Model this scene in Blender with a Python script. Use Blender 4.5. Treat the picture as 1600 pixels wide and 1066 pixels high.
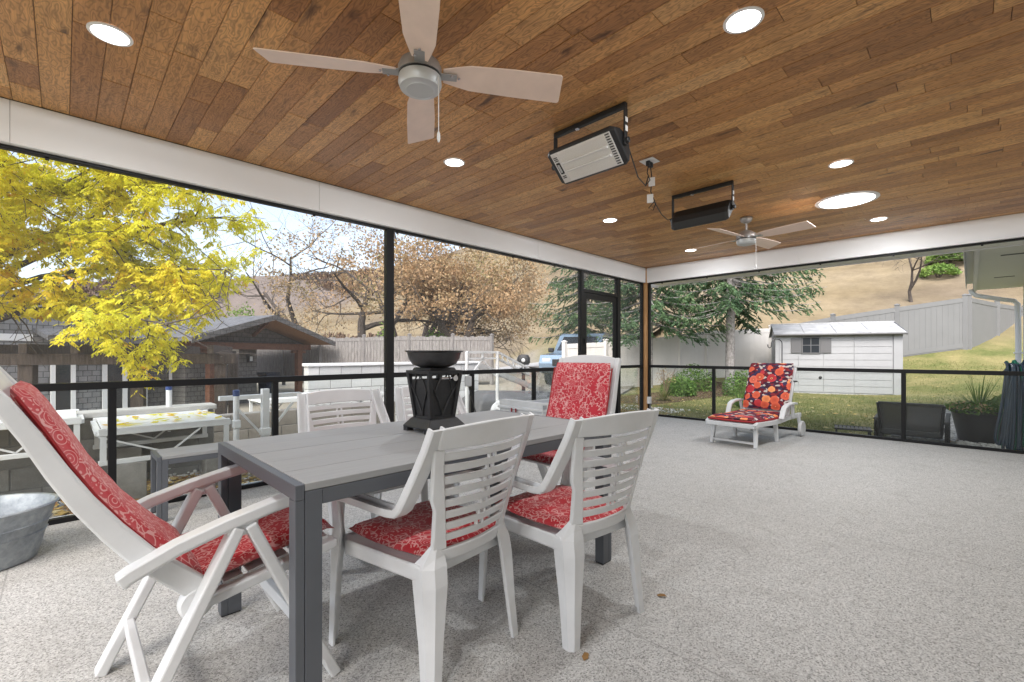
import bpy, bmesh, math, random
import numpy as np
from mathutils import Vector, Matrix, noise
R = math.radians
for o in list(bpy.data.objects): bpy.data.objects.remove(o)
scene = bpy.context.scene
col = scene.collection

# ------------------------------------------------------------------ camera
cam_data = bpy.data.cameras.new('camera')
cam_data.sensor_width = 36.0
cam_data.lens = 15.96
cam_data.shift_y = 0.013
cam_data.clip_start = 0.05
cam_data.clip_end = 2000.0
cam = bpy.data.objects.new('camera', cam_data)
cam.location = (4.256, -7.667, 1.12)
cam.rotation_euler = (R(90), 0, math.asin(0.71081))
col.objects.link(cam)
scene.camera = cam

# ------------------------------------------------------------------ world, sun, exposure
SUN_EL, SUN_AZ = 48.0, 150.0          # azimuth: clockwise from +Y
world = bpy.data.worlds.new('World')
scene.world = world
world.use_nodes = True
wn = world.node_tree
sky = wn.nodes.new('ShaderNodeTexSky')
sky.sky_type = 'NISHITA'
sky.sun_disc = False
sky.sun_elevation = R(SUN_EL)
sky.sun_rotation = R(SUN_AZ)
sky.dust_density = 3.0
sky.ozone_density = 1.0
sky.air_density = 1.0
hs = wn.nodes.new('ShaderNodeHueSaturation')
hs.inputs['Saturation'].default_value = 0.65
wn.links.new(sky.outputs[0], hs.inputs['Color'])
wn.links.new(hs.outputs[0], wn.nodes['Background'].inputs['Color'])
wn.nodes['Background'].inputs['Strength'].default_value = 0.15
sun_data = bpy.data.lights.new('sun', 'SUN')
sun_data.energy = 1.5
sun_data.angle = R(30)
sun_data.color = (1.0, 0.95, 0.88)
sun = bpy.data.objects.new('sun', sun_data)
az, el = R(SUN_AZ), R(SUN_EL)
sdir = Vector((math.sin(az) * math.cos(el), math.cos(az) * math.cos(el), math.sin(el)))
sun.rotation_euler = (-sdir).to_track_quat('-Z', 'Y').to_euler()
sun.location = (0, 0, 20)
col.objects.link(sun)
scene.view_settings.view_transform = 'Standard'
scene.view_settings.look = 'None'
scene.view_settings.exposure = 1.52
scene.view_settings.gamma = 1.0
scene.cycles.max_bounces = 8
scene.cycles.diffuse_bounces = 4
scene.cycles.glossy_bounces = 3
scene.cycles.transparent_max_bounces = 16
scene.cycles.transmission_bounces = 4
scene.cycles.sample_clamp_indirect = 6.0
scene.cycles.caustics_reflective = False
scene.cycles.caustics_refractive = False
scene.cycles.use_denoising = True

# ------------------------------------------------------------------ materials
class NT:
    def __init__(s, name):
        s.m = bpy.data.materials.new(name); s.m.use_nodes = True
        s.t = s.m.node_tree; s.b = s.t.nodes['Principled BSDF']; s.out = s.t.nodes['Material Output']
    def n(s, typ, _in=None, **at):
        nd = s.t.nodes.new('ShaderNode' + typ)
        for k, v in at.items(): setattr(nd, k, v)
        for k, v in (_in or {}).items(): s.put(nd.inputs[k], v)
        return nd
    def put(s, sock, v):
        if isinstance(v, bpy.types.NodeSocket): s.t.links.new(v, sock)
        elif hasattr(v, 'outputs'): s.t.links.new(v.outputs[0], sock)
        else:
            if sock.type == 'RGBA' and hasattr(v, '__len__') and len(v) == 3: v = tuple(v) + (1,)
            sock.default_value = v
    def P(s, **k):
        for a, v in k.items(): s.put(s.b.inputs[a.replace('_', ' ')], v)
        return s.m
    def co(s, kind='Object'): return s.n('TexCoord').outputs[kind]
    def mapp(s, vec, scale=(1, 1, 1), loc=(0, 0, 0), rot=(0, 0, 0)):
        return s.n('Mapping', {'Vector': vec, 'Scale': scale, 'Location': loc, 'Rotation': rot}).outputs[0]
    def noise(s, vec, scale, detail=4, rough=.55, dist=0., out='Fac'):
        return s.n('TexNoise', {'Vector': vec, 'Scale': scale, 'Detail': detail, 'Roughness': rough, 'Distortion': dist}).outputs[out]
    def ramp(s, fac, stops, interp='LINEAR'):
        nd = s.n('ValToRGB', {'Fac': fac}); cr = nd.color_ramp; cr.interpolation = interp
        while len(cr.elements) < len(stops): cr.elements.new(0.5)
        for e, (p, c) in zip(cr.elements, stops):
            e.position = p; e.color = (tuple(c) + (1,)) if hasattr(c, '__len__') else (c, c, c, 1)
        return nd.outputs[0]
    def mix(s, fac, a, b, mode='MIX'):
        nd = s.n('Mix', data_type='RGBA', blend_type=mode)
        s.put(nd.inputs[0], fac); s.put(nd.inputs[6], a); s.put(nd.inputs[7], b)
        return nd.outputs[2]
    def math(s, op, a, b=0., c=0.):
        nd = s.n('Math', operation=op); s.put(nd.inputs[0], a); s.put(nd.inputs[1], b); s.put(nd.inputs[2], c)
        return nd.outputs[0]
    def bump(s, h, strength=.3, dist=.01):
        s.put(s.b.inputs['Normal'], s.n('Bump', {'Height': h, 'Strength': strength, 'Distance': dist}).outputs[0])

def plain(name, c, rough=.5, metal=0., spec=.5, var=.0, scale=8., bump=0.):
    t = NT(name)
    base = c
    if var:
        f = t.noise(t.co(), scale, 5)
        base = t.mix(t.ramp(f, [(.3, 0.), (.7, 1.)]), tuple(x * (1 - var) for x in c), tuple(min(1, x * (1 + var)) for x in c))
    if bump: t.bump(t.noise(t.co(), scale * 6, 4), bump, .01)
    return t.P(Base_Color=base, Roughness=rough, Metallic=metal, Specular_IOR_Level=spec)

MAT = {}
def mats():
    m = MAT
    m['black'] = plain('black_aluminium', (.006, .006, .007), .5, spec=.3)
    m['charcoal'] = plain('charcoal_aluminium', (.085, .092, .105), .45, var=.06, scale=4)
    m['white_trim'] = plain('white_trim', (.80, .80, .81), .5, var=.02, scale=2)
    m['resin'] = plain('white_resin', (.62, .63, .64), .36, var=.10, scale=4, bump=.06)
    m['resin_dark'] = plain('grey_resin', (.30, .31, .33), .42, var=.05, scale=5)
    m['white_paint'] = plain('white_aluminium', (.72, .73, .75), .4, var=.05, scale=6)
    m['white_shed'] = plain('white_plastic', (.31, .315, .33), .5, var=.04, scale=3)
    m['blue_cap'] = plain('blue_plastic', (.03, .06, .2), .4)
    m['dark_plastic'] = plain('dark_plastic', (.014, .015, .017), .5)
    m['iron'] = plain('cast_iron', (.018, .018, .02), .5, metal=.2, var=.3, scale=30, bump=.15)
    m['steel'] = plain('steel', (.6, .6, .62), .25, metal=1.)
    m['nickel'] = plain('brushed_nickel', (.40, .40, .40), .38, metal=.6)
    m['nickel_pale'] = plain('pale_nickel', (.52, .54, .55), .45, metal=.25)
    m['blade'] = plain('fan_blade_laminate', (.80, .64, .55), .4, var=.06, scale=9)
    m['grey_box'] = plain('grey_pvc', (.42, .43, .44), .5)
    m['hose'] = plain('green_hose', (.02, .17, .11), .25)
    m['hose_dark'] = plain('dark_hose', (.03, .05, .08), .25)
    m['tarp'] = plain('dark_tarp', (.09, .09, .095), .6, var=.2, scale=3)
    m['bowl'] = plain('worn_iron_bowl', (.05, .05, .052), .38, metal=.5, var=.35, scale=14, bump=.1)
    m['soil'] = plain('soil', (.045, .03, .02), .95, var=.3, scale=20)
    m['rubber'] = plain('rubber', (.02, .02, .02), .7)
    m['strap'] = plain('red_strap', (.25, .01, .02), .6)
    m['red_post'] = plain('stained_timber', (.11, .048, .028), .65, var=.3, scale=8)
    m['white_label'] = plain('white_label', (.75, .75, .75), .5)

    # emissive lamp
    t = NT('lamp_diffuser'); m['lamp'] = t.P(Base_Color=(.9, .9, .9), Emission_Color=(1, .97, .92), Emission_Strength=3.0)
    # deck membrane
    t = NT('speckled_vinyl_deck'); c = t.co()
    f1 = t.n('RGBToBW', {'Color': t.n('TexVoronoi', {'Vector': c, 'Scale': 210.}, feature='F1').outputs['Color']}).outputs[0]; f2 = t.noise(c, 1.3, 3)
    spk = t.ramp(f1, [(.12, (.17, .166, .157)), (.27, (.295, .288, .276)), (.42, (.41, .402, .387)), (.62, (.465, .457, .44)), (.85, (.59, .58, .56))])
    colr = t.mix(t.ramp(f2, [(.3, 0.), (.75, .16)]), spk, (.27, .26, .25))
    seam = t.n('TexBrick', {'Vector': t.mapp(c, (1, 1, 1), (0.3, .55, 0), (0, 0, 0)), 'Scale': 1.0, 'Mortar Size': .005, 'Mortar Smooth': .6, 'Bias': 0, 'Brick Width': 40., 'Row Height': 1.83, 'Color1': (0, 0, 0, 1), 'Color2': (0, 0, 0, 1), 'Mortar': (1, 1, 1, 1)})
    colr = t.mix(t.math('MULTIPLY', seam.outputs[0], .45), colr, (.16, .155, .15))
    dirt = t.noise(c, 5, 6, .65)
    colr = t.mix(t.ramp(dirt, [(.54, 0.), (.74, .4)]), colr, (.23, .22, .2))
    m['deck'] = t.P(Base_Color=colr, Roughness=.62, Specular_IOR_Level=.35)
    # ceiling planks
    t = NT('hand_scraped_plank'); tone = t.n('Attribute', attribute_name='tone')
    sep = t.n('SeparateColor', {'Color': tone.outputs[0]})
    c = t.co()
    off = t.n('CombineXYZ', {'X': t.math('MULTIPLY', sep.outputs[1], 37.), 'Y': t.math('MULTIPLY', sep.outputs[2], 23.), 'Z': 0.})
    v = t.n('VectorMath', {0: c, 1: off}, operation='ADD').outputs[0]
    vs = t.mapp(v, (1.0, 3.0, 1.0))
    warp = t.noise(vs, 2.6, 3, .55)
    rings = t.math('ADD', t.math('MULTIPLY', t.math('SINE', t.math('MULTIPLY', warp, 120.)), .5), .5)
    fine = t.noise(t.mapp(v, (5, 95, 5)), 1.0, 5, .7)
    knots = t.noise(t.mapp(v, (1.4, 5, 1)), 2.2, 2)
    base = t.ramp(sep.outputs[0], [(0., (.34, .15, .055)), (.22, (.45, .212, .076)), (.5, (.58, .29, .105)), (.8, (.68, .365, .14)), (1., (.76, .44, .19))])
    g = t.ramp(fine, [(.3, .68), (.62, 1.12)])
    c1 = t.mix(1., base, g, 'MULTIPLY')
    rg = t.ramp(rings, [(0., .45), (.3, .85), (.6, 1.05)])
    c2 = t.mix(.6, c1, rg, 'MULTIPLY')
    c3 = t.mix(t.ramp(knots, [(.64, 0.), (.76, .85)]), c2, (.05, .02, .010))
    blot = t.noise(v, 3.5, 3)
    c4 = t.mix(t.ramp(blot, [(.35, .22), (.62, 0.)]), c3, (.12, .045, .016))
    hh = t.math('ADD', t.math('MULTIPLY', rings, .3), t.math('ADD', t.math('MULTIPLY', fine, .9), t.math('MULTIPLY', warp, 2.)))
    t.bump(hh, .22, .004)
    m['plank'] = t.P(Base_Color=c4, Roughness=t.ramp(fine, [(.2, .44), (.8, .34)]), Specular_IOR_Level=.34)
    # composite boards of table
    t = NT('grey_composite_board'); c = t.co()
    f = t.noise(t.mapp(c, (60, 2, 60)), 2., 5)
    m['board'] = t.P(Base_Color=t.mix(f, (.235, .238, .24), (.33, .335, .335)), Roughness=.6)
    # timber post
    def wood(name, a, b, sc=(12, 12, 1.2), rough=.6):
        t = NT(name); c = t.co(); w = t.noise(t.mapp(c, sc), 2.5, 5, .6, .6)
        t.bump(w, .25, .006)
        return t.P(Base_Color=t.mix(t.ramp(w, [(.3, 0.), (.7, 1.)]), a, b), Roughness=rough)
    m['pine'] = wood('pine_post', (.36, .18, .07), (.55, .31, .14))
    m['old_wood'] = wood('weathered_timber', (.055, .042, .036), (.135, .108, .092), rough=.85)
    m['grey_wood'] = wood('weathered_fence_board', (.13, .12, .115), (.29, .275, .265), rough=.9)
    m['soffit_wood'] = wood('soffit_wood', (.20, .11, .06), (.32, .19, .11))
    m['bark'] = wood('bark', (.03, .024, .02), (.12, .10, .088), (14, 14, 2.5), .95)
    m['spruce_bark'] = wood('spruce_bark', (.14, .13, .125), (.36, .34, .33), (6, 6, 4), .95)
    # bandana fabric
    def bandana(name, red, pale, off):
        t = NT(name); c = t.mapp(t.co(), (1, 1, 1), (off, off * .7, off * .3))
        wv = t.noise(c, 14, 2, .5, 0, 'Color')
        wd = t.n('VectorMath', {0: wv, 1: (.5, .5, .5)}, operation='SUBTRACT').outputs[0]
        cw = t.n('VectorMath', {0: c, 1: t.n('VectorMath', {0: wd, 'Scale': .035}, operation='SCALE').outputs[0]}, operation='ADD').outputs[0]
        v1 = t.n('TexVoronoi', {'Vector': c, 'Scale': 14.}, feature='F1').outputs['Distance']
        rings = t.ramp(t.math('SINE', t.math('MULTIPLY', v1, 46.)), [(.72, 0.), (.86, 1.)])
        inner = t.math('LESS_THAN', v1, .36)
        flow = t.math('MULTIPLY', rings, inner)
        v2 = t.n('TexVoronoi', {'Vector': cw, 'Scale': 40.}, feature='DISTANCE_TO_EDGE').outputs['Distance']
        lines = t.math('LESS_THAN', v2, .075)
        gate = t.math('GREATER_THAN', t.noise(c, 26, 1), .44)
        lines = t.math('MULTIPLY', t.math('MULTIPLY', lines, gate), t.math('SUBTRACT', 1., inner))
        v3 = t.n('TexVoronoi', {'Vector': cw, 'Scale': 66.}, feature='F1').outputs['Distance']
        dots = t.math('LESS_THAN', v3, .30)
        gate3 = t.math('GREATER_THAN', t.noise(c, 12, 1), .42)
        dots = t.math('MULTIPLY', t.math('MULTIPLY', dots, gate3), t.math('SUBTRACT', 1., inner))
        msk = t.math('MAXIMUM', t.math('MAXIMUM', flow, lines), dots)
        cc = t.mix(t.noise(c, 6, 3), red, tuple(x * .72 for x in red))
        t.bump(t.noise(c, 9, 3), .35, .02)
        return t.P(Base_Color=t.mix(t.math('MULTIPLY', msk, .5), cc, pale), Roughness=.75, Specular_IOR_Level=.25, Sheen_Weight=.2)
    m['bandana'] = bandana('red_bandana_cotton', (.50, .005, .016), (.78, .56, .52), 0.)
    m['bandana2'] = bandana('faded_bandana_cotton', (.56, .03, .05), (.82, .64, .60), 3.)
    # floral cushion
    t = NT('poppy_floral_fabric'); c = t.co()
    vo = t.n('TexVoronoi', {'Vector': c, 'Scale': 8., 'Randomness': .6}, feature='F1')
    d, vc = vo.outputs['Distance'], vo.outputs['Color']
    sepc = t.n('SeparateColor', {'Color': vc})
    petal = t.ramp(sepc.outputs[0], [(0., (.66, .12, .06)), (.3, (.80, .27, .10)), (.5, (.50, .04, .05)), (.7, (.72, .16, .10)), (.85, (.84, .33, .13))], 'CONSTANT')
    wob = t.math('MULTIPLY', t.noise(c, 30, 2), .22)
    fm = t.math('LESS_THAN', t.math('ADD', d, wob), .58)
    cen = t.math('LESS_THAN', d, .12)
    cen2 = t.math('LESS_THAN', d, .06)
    lf = t.n('TexVoronoi', {'Vector': t.mapp(c, (1, 1, 1.6)), 'Scale': 26.}, feature='F1')
    ls = t.n('SeparateColor', {'Color': lf.outputs['Color']})
    bg = t.ramp(ls.outputs[1], [(0., (.045, .012, .03)), (.3, (.15, .01, .018)), (.55, (.04, .03, .08)), (.72, (.22, .02, .03)), (.88, (.5, .45, .42))], 'CONSTANT')
    petal2 = t.mix(t.ramp(d, [(.1, .45), (.42, 0.)]), petal, (.25, .01, .01))
    cc = t.mix(fm, bg, petal2); cc = t.mix(cen, cc, (.72, .34, .16)); cc = t.mix(cen2, cc, (.015, .01, .012))
    m['floral'] = t.P(Base_Color=cc, Roughness=.7, Specular_IOR_Level=.25)
    m['red_piping'] = plain('red_piping', (.30, .008, .012), .6)
    # galvanised
    t = NT('galvanised_steel'); c = t.co()
    vv = t.n('TexVoronoi', {'Vector': c, 'Scale': 38.}, feature='F1').outputs['Color']
    f = t.noise(c, 9, 5, .65)
    cc = t.mix(t.ramp(f, [(.3, 0.), (.7, 1.)]), (.19, .215, .24), (.42, .45, .47)); cc = t.mix(.10, cc, t.n('RGBToBW', {'Color': vv}).outputs[0], 'OVERLAY')
    m['galv'] = t.P(Base_Color=cc, Roughness=t.ramp(f, [(.3, .5), (.7, .35)]), Metallic=.55)
    # blocks
    def block(name, a, b, stain=.4):
        t = NT(name); c = t.co(); oi = t.n('ObjectInfo').outputs['Random']
        f = t.noise(c, 6, 6, .65); f2 = t.noise(c, 60, 3)
        cc = t.mix(t.ramp(f, [(.3, 0.), (.7, 1.)]), a, b)
        cc = t.mix(t.math('MULTIPLY', oi, .35), cc, tuple(x * .6 for x in a))
        st = t.noise(c, 1.6, 5, .6)
        cc = t.mix(t.ramp(st, [(.52, 0.), (.72, stain)]), cc, tuple(x * .45 for x in a))
        t.bump(f2, .4, .006)
        return t.P(Base_Color=cc, Roughness=.9)
    m['block_grey'] = block('concrete_block', (.20, .195, .185), (.33, .32, .305))
    m['block_brown'] = block('stained_block', (.17, .155, .135), (.32, .295, .265))
    m['block_white'] = block('painted_block', (.50, .51, .52), (.66, .66, .67), .15)
    m['mortar'] = plain('mortar', (.2, .195, .19), .95, var=.2)
    m['concrete'] = plain('concrete', (.40, .395, .385), .85, var=.15, scale=3, bump=.2)
    # shingle walls / roof
    def shingle(name, a, b, w, h, rough=.85, mor=.012, axes='XZ'):
        t = NT(name); c = t.co(); s3 = t.n('SeparateXYZ', {'Vector': c})
        vec = t.n('CombineXYZ', {'X': s3.outputs[axes[0]], 'Y': s3.outputs[axes[1]], 'Z': 0.}).outputs[0]
        br = t.n('TexBrick', {'Vector': vec, 'Scale': 1., 'Mortar Size': mor, 'Mortar Smooth': .3, 'Brick Width': w, 'Row Height': h, 'Color1': tuple(a) + (1,), 'Color2': tuple(b) + (1,), 'Mortar': tuple(x * .45 for x in a) + (1,)})
        f = t.noise(c, 5, 5)
        cc = t.mix(.5, br.outputs[0], t.ramp(f, [(.3, .6), (.7, 1.2)]), 'MULTIPLY')
        t.bump(br.outputs['Fac'], -.6, .02)
        return t.P(Base_Color=cc, Roughness=rough)
    m['shingle_grey'] = shingle('grey_shingle_siding', (.22, .22, .228), (.28, .278, .282), .22, .16)
    m['shingle_dark'] = shingle('dark_shingle_siding', (.12, .115, .112), (.15, .142, .138), .22, .16)
    m['roof_dark'] = shingle('asphalt_shingle', (.10, .105, .115), (.15, .155, .165), .3, .14, .9, .006, 'XY')
    m['siding'] = plain('house_siding', (.62, .61, .57), .6, var=.03)
    m['soffit'] = plain('vinyl_soffit', (.76, .76, .69), .55)
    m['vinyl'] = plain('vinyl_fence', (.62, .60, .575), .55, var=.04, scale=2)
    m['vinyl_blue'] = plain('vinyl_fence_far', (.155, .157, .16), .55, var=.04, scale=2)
    m['shutter'] = plain('grey_shutter', (.12, .12, .125), .55)
    t = NT('shed_roof'); c = t.co(); f = t.noise(c, 3, 5)
    m['shed_roof'] = t.P(Base_Color=t.mix(t.ramp(f, [(.3, 0.), (.75, 1.)]), (.24, .245, .25), (.44, .445, .455)), Roughness=.7)
    # glass & screen
    def pane(name, fac, tint, dif, gloss=True):
        t = NT(name); t.t.nodes.remove(t.b)
        tr = t.n('BsdfTransparent', {'Color': tint + (1,)}); gl = t.n('BsdfGlossy', {'Color': (1, 1, 1, 1), 'Roughness': .02})
        fr = t.n('Fresnel', {'IOR': 1.35 if gloss else 1.0})
        mx = t.n('MixShader', {0: t.math('MULTIPLY', fr, .5 if gloss else 0.)}); t.put(mx.inputs[1], tr.outputs[0]); t.put(mx.inputs[2], gl.outputs[0])
        df = t.n('BsdfDiffuse', {'Color': dif + (1,)})
        m2 = t.n('MixShader', {0: fac}); t.put(m2.inputs[1], mx.outputs[0]); t.put(m2.inputs[2], df.outputs[0])
        t.put(t.out.inputs['Surface'], m2.outputs[0]); return t.m
    m['glass'] = pane('railing_glass', .015, (.93, .95, .94), (.6, .6, .6))
    m['screen'] = pane('insect_screen', .07, (.97, .97, .97), (.25, .25, .255), False)
    t = NT('window_glass'); m['dark_glass'] = t.P(Base_Color=(.02, .024, .03), Roughness=.08, Specular_IOR_Level=.8)
    # vegetation
    def leaf(name, stops, trans=.35, rough=.6):
        t = NT(name); at = t.n('Attribute', attribute_name='tone'); sp = t.n('SeparateColor', {'Color': at.outputs[0]})
        cc = t.ramp(sp.outputs[0], stops)
        t.P(Base_Color=cc, Roughness=rough, Specular_IOR_Level=.25)
        tl = t.n('BsdfTranslucent'); t.put(tl.inputs['Color'], cc)
        mx = t.n('MixShader', {0: trans}); t.put(mx.inputs[1], t.b.outputs[0]); t.put(mx.inputs[2], tl.outputs[0])
        t.put(t.out.inputs['Surface'], mx.outputs[0]); return t.m
    m['leaf_yellow'] = leaf('yellow_leaf', [(0., (.44, .54, .05)), (.3, (.68, .69, .055)), (.6, (.82, .77, .065)), (.85, (.85, .70, .06)), (1., (.74, .42, .05))], .6)
    m['leaf_brown'] = leaf('autumn_leaf', [(0., (.20, .22, .08)), (.25, (.34, .27, .14)), (.55, (.44, .31, .18)), (.8, (.50, .32, .17)), (1., (.52, .40, .27))], .35)
    m['leaf_green'] = leaf('green_leaf', [(0., (.045, .10, .02)), (.5, (.11, .20, .04)), (1., (.23, .33, .08))], .3)
    m['needle'] = leaf('spruce_needle', [(0., (.03, .06, .03)), (.4, (.06, .115, .058)), (.75, (.105, .17, .075)), (1., (.17, .19, .07))], .15)
    m['grass_blade'] = leaf('grass_blade', [(0., (.07, .10, .03)), (.5, (.15, .17, .055)), (.8, (.26, .24, .10)), (1., (.38, .32, .17))], .3)
    m['dead_leaf'] = leaf('fallen_leaf', [(0., (.20, .09, .03)), (.5, (.36, .21, .08)), (.8, (.52, .40, .13)), (1., (.55, .47, .30))], .2)
    m['straw'] = leaf('dry_straw', [(0., (.30, .235, .155)), (1., (.46, .38, .27))], .2)
    m['stone'] = leaf('pebble', [(0., (.34, .32, .30)), (.5, (.56, .54, .51)), (1., (.82, .80, .77))], 0., .8)
    m['mulch'] = leaf('bark_chip', [(0., (.035, .022, .015)), (.6, (.09, .055, .038)), (1., (.17, .12, .085))], 0., .9)
    # terrain
    t = NT('ground_cover'); c = t.co(); sx = t.n('Attribute', attribute_name='cover'); sp = t.n('SeparateColor', {'Color': sx.outputs[0]})
    n1 = t.noise(c, 1.1, 6, .6); n2 = t.noise(c, 14, 5, .7); n3 = t.noise(t.mapp(c, (.05, .05, .6)), 1., 6, .62); n4 = t.noise(c, .06, 4, .6)
    lawn = t.mix(t.ramp(n1, [(.35, 0.), (.68, 1.)]), (.115, .13, .045), (.25, .215, .10))
    lawn = t.mix(.6, lawn, t.ramp(n2, [(.3, .55), (.7, 1.3)]), 'MULTIPLY')
    hill = t.ramp(n3, [(.28, (.15, .115, .07)), (.45, (.21, .166, .102)), (.6, (.255, .206, .132)), (.78, (.215, .178, .12))])
    hill = t.mix(t.ramp(n4, [(.5, 0.), (.62, .5)]), hill, (.165, .135, .11))
    hill = t.mix(.6, hill, t.ramp(t.noise(c, .9, 8, .8), [(.3, .45), (.7, 1.3)]), 'MULTIPLY')
    scrub = t.mix(t.noise(c, .25, 6, .75), (.10, .085, .075), (.24, .20, .18))
    grav = t.mix(t.ramp(n2, [(.3, 0.), (.7, 1.)]), (.19, .17, .14), (.35, .32, .27))
    cc = t.mix(sp.outputs[0], lawn, hill); cc = t.mix(sp.outputs[1], cc, grav); cc = t.mix(sp.outputs[2], cc, scrub)
    t.bump(n2, .5, .03)
    m['terrain'] = t.P(Base_Color=cc, Roughness=.95, Specular_IOR_Level=.1)
    # car paint
    m['car'] = plain('blue_car_paint', (.20, .28, .37), .2, metal=.2)
    m['gravel_path'] = plain('compacted_gravel', (.24, .22, .19), .95, var=.25, scale=9, bump=.4)
    m['bin_blue'] = plain('bin_blue', (.02, .03, .055), .5)
    t = NT('wicker'); c = t.co(); w1 = t.n('TexWave', {'Vector': c, 'Scale': 38.}, bands_direction='Z').outputs[0]
    w2 = t.n('TexWave', {'Vector': c, 'Scale': 38.}, bands_direction='X').outputs[0]
    mk = t.math('GREATER_THAN', t.math('MAXIMUM', w1, w2), .62)
    tr = t.n('BsdfTransparent'); mx = t.n('MixShader', {0: t.math('MAXIMUM', mk, .55)}); t.put(mx.inputs[1], tr.outputs[0]); t.put(mx.inputs[2], t.b.outputs[0])
    t.put(t.out.inputs['Surface'], mx.outputs[0]); m['mesh'] = t.P(Base_Color=(.03, .03, .03), Roughness=.6)
    # heater grille
    t = NT('quartz_grille'); c = t.co(); w = t.n('TexWave', {'Vector': c, 'Scale': 70.}, bands_direction='X').outputs[0]; w2 = t.n('TexWave', {'Vector': c, 'Scale': 70.}, bands_direction='Y').outputs[0]
    g = t.math('MAXIMUM', w, w2); t.bump(g, .6, .004)
    m['grille'] = t.P(Base_Color=t.mix(t.ramp(g, [(.4, 0.), (.75, 1.)]), (.7, .7, .68), (.96, .95, .93)), Roughness=.4, Metallic=0.)
mats()
# ------------------------------------------------------------------ helpers
V = Vector
class MB:
    """collects geometry; build() links it as one mesh object"""
    def __init__(s): s.v = []; s.f = []; s.t = []; s.mi = 0
    def add(s, vs, fs, tone=None):
        n = len(s.v); s.v += [tuple(p) for p in vs]; s.f += [tuple(i + n for i in f) for f in fs]
        s.t += [tone] * len(vs); return s
    def box(s, c, d, rz=0., rot=None, tone=None):
        x, y, z = d[0] / 2, d[1] / 2, d[2] / 2
        m = rot.to_matrix() if rot is not None and hasattr(rot, 'to_matrix') else (rot if rot is not None else Matrix.Rotation(rz, 3, 'Z'))
        p = [V(c) + m @ V((i * x, j * y, k * z)) for k in (-1, 1) for j in (-1, 1) for i in (-1, 1)]
        return s.add(p, [(0, 2, 3, 1), (4, 5, 7, 6), (0, 1, 5, 4), (2, 6, 7, 3), (0, 4, 6, 2), (1, 3, 7, 5)], tone)
    def span(s, a, b, tone=None):
        return s.box([(a[i] + b[i]) / 2 for i in range(3)], [abs(b[i] - a[i]) for i in range(3)], tone=tone)
    def loft(s, rings, cap=True, closed=True, tone=None):
        n = len(rings[0]); vs = [p for r in rings for p in r]; fs = []
        for a in range(len(rings) - 1):
            for i in range(n if closed else n - 1):
                j = (i + 1) % n
                fs.append((a * n + i, a * n + j, (a + 1) * n + j, (a + 1) * n + i))
        if cap and closed:
            fs.append(tuple(range(n))[::-1]); fs.append(tuple((len(rings) - 1) * n + i for i in range(n)))
        return s.add(vs, fs, tone)
    def prism(s, poly, off):           # 3D polygon extruded by a vector
        a = [V(p) for p in poly]; return s.loft([a, [p + V(off) for p in a]])
    def bar(s, a, b, w, h, up=(0, 0, 1), w2=None, h2=None, tone=None):
        a, b = V(a), V(b); d = (b - a).normalized(); x = d.cross(V(up))
        if x.length < 1e-4: x = d.cross(V((0, 1, 0)))
        x.normalize(); y = x.cross(d)
        r = []
        for p, ww, hh in ((a, w, h), (b, w2 or w, h2 or h)):
            r.append([p + x * (i * ww / 2) + y * (j * hh / 2) for i, j in ((-1, -1), (1, -1), (1, 1), (-1, 1))])
        return s.loft(r, tone=tone)
    def sweep(s, path, prof, up=(1, 0, 0), scale=None):
        """profile (side, normal) swept along path; side axis = up"""
        path = [V(p) for p in path]; rings = []; u = V(up)
        for i, p in enumerate(path):
            d = (path[min(i + 1, len(path) - 1)] - path[max(i - 1, 0)]).normalized()
            n = d.cross(u).normalized(); k = scale[i] if scale else 1.
            rings.append([p + u * (a * k) + n * (b * k) for a, b in prof])
        return s.loft(rings)
    def tube(s, path, r, n=8, r2=None, tone=None):
        path = [V(p) for p in path]; rings = []; m = len(path); ref = None
        for i, p in enumerate(path):
            d = (path[min(i + 1, m - 1)] - path[max(i - 1, 0)]).normalized()
            if ref is None: ref = d.orthogonal().normalized()
            x = (ref - d * ref.dot(d))
            x = x.normalized() if x.length > 1e-5 else d.orthogonal().normalized()
            ref = x; y = d.cross(x)
            rr = r[i] if hasattr(r, '__len__') else (r if r2 is None else r + (r2 - r) * i / max(1, m - 1))
            rings.append([p + (x * math.cos(2 * math.pi * k / n) + y * math.sin(2 * math.pi * k / n)) * rr for k in range(n)])
        return s.loft(rings, tone=tone)
    def lathe(s, prof, n=24, c=(0, 0, 0), sx=1., sy=1., cap=True):
        rings = [[(c[0] + r * sx * math.cos(2 * math.pi * k / n), c[1] + r * sy * math.sin(2 * math.pi * k / n), c[2] + z) for k in range(n)] for r, z in prof]
        return s.loft(rings, cap=cap)
    def build(s, name, mat, parent=None, smooth=False, bevel=0., seg=2, loc=None):
        me = bpy.data.meshes.new(name); me.from_pydata(s.v, [], s.f)
        if any(t is not None for t in s.t):
            at = me.color_attributes.new('tone', 'FLOAT_COLOR', 'POINT')
            arr = np.ones((len(s.v), 4), dtype=np.float32)
            for i, t in enumerate(s.t):
                if t is not None: arr[i, :3] = t if hasattr(t, '__len__') else (t, t, t)
            at.data.foreach_set('color', arr.ravel())
        if len(s.f) < 60000:
            bm = bmesh.new(); bm.from_mesh(me); bmesh.ops.recalc_face_normals(bm, faces=bm.faces); bm.to_mesh(me); bm.free()
        return link(name, me, mat, parent, smooth, bevel, seg, loc)

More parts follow.
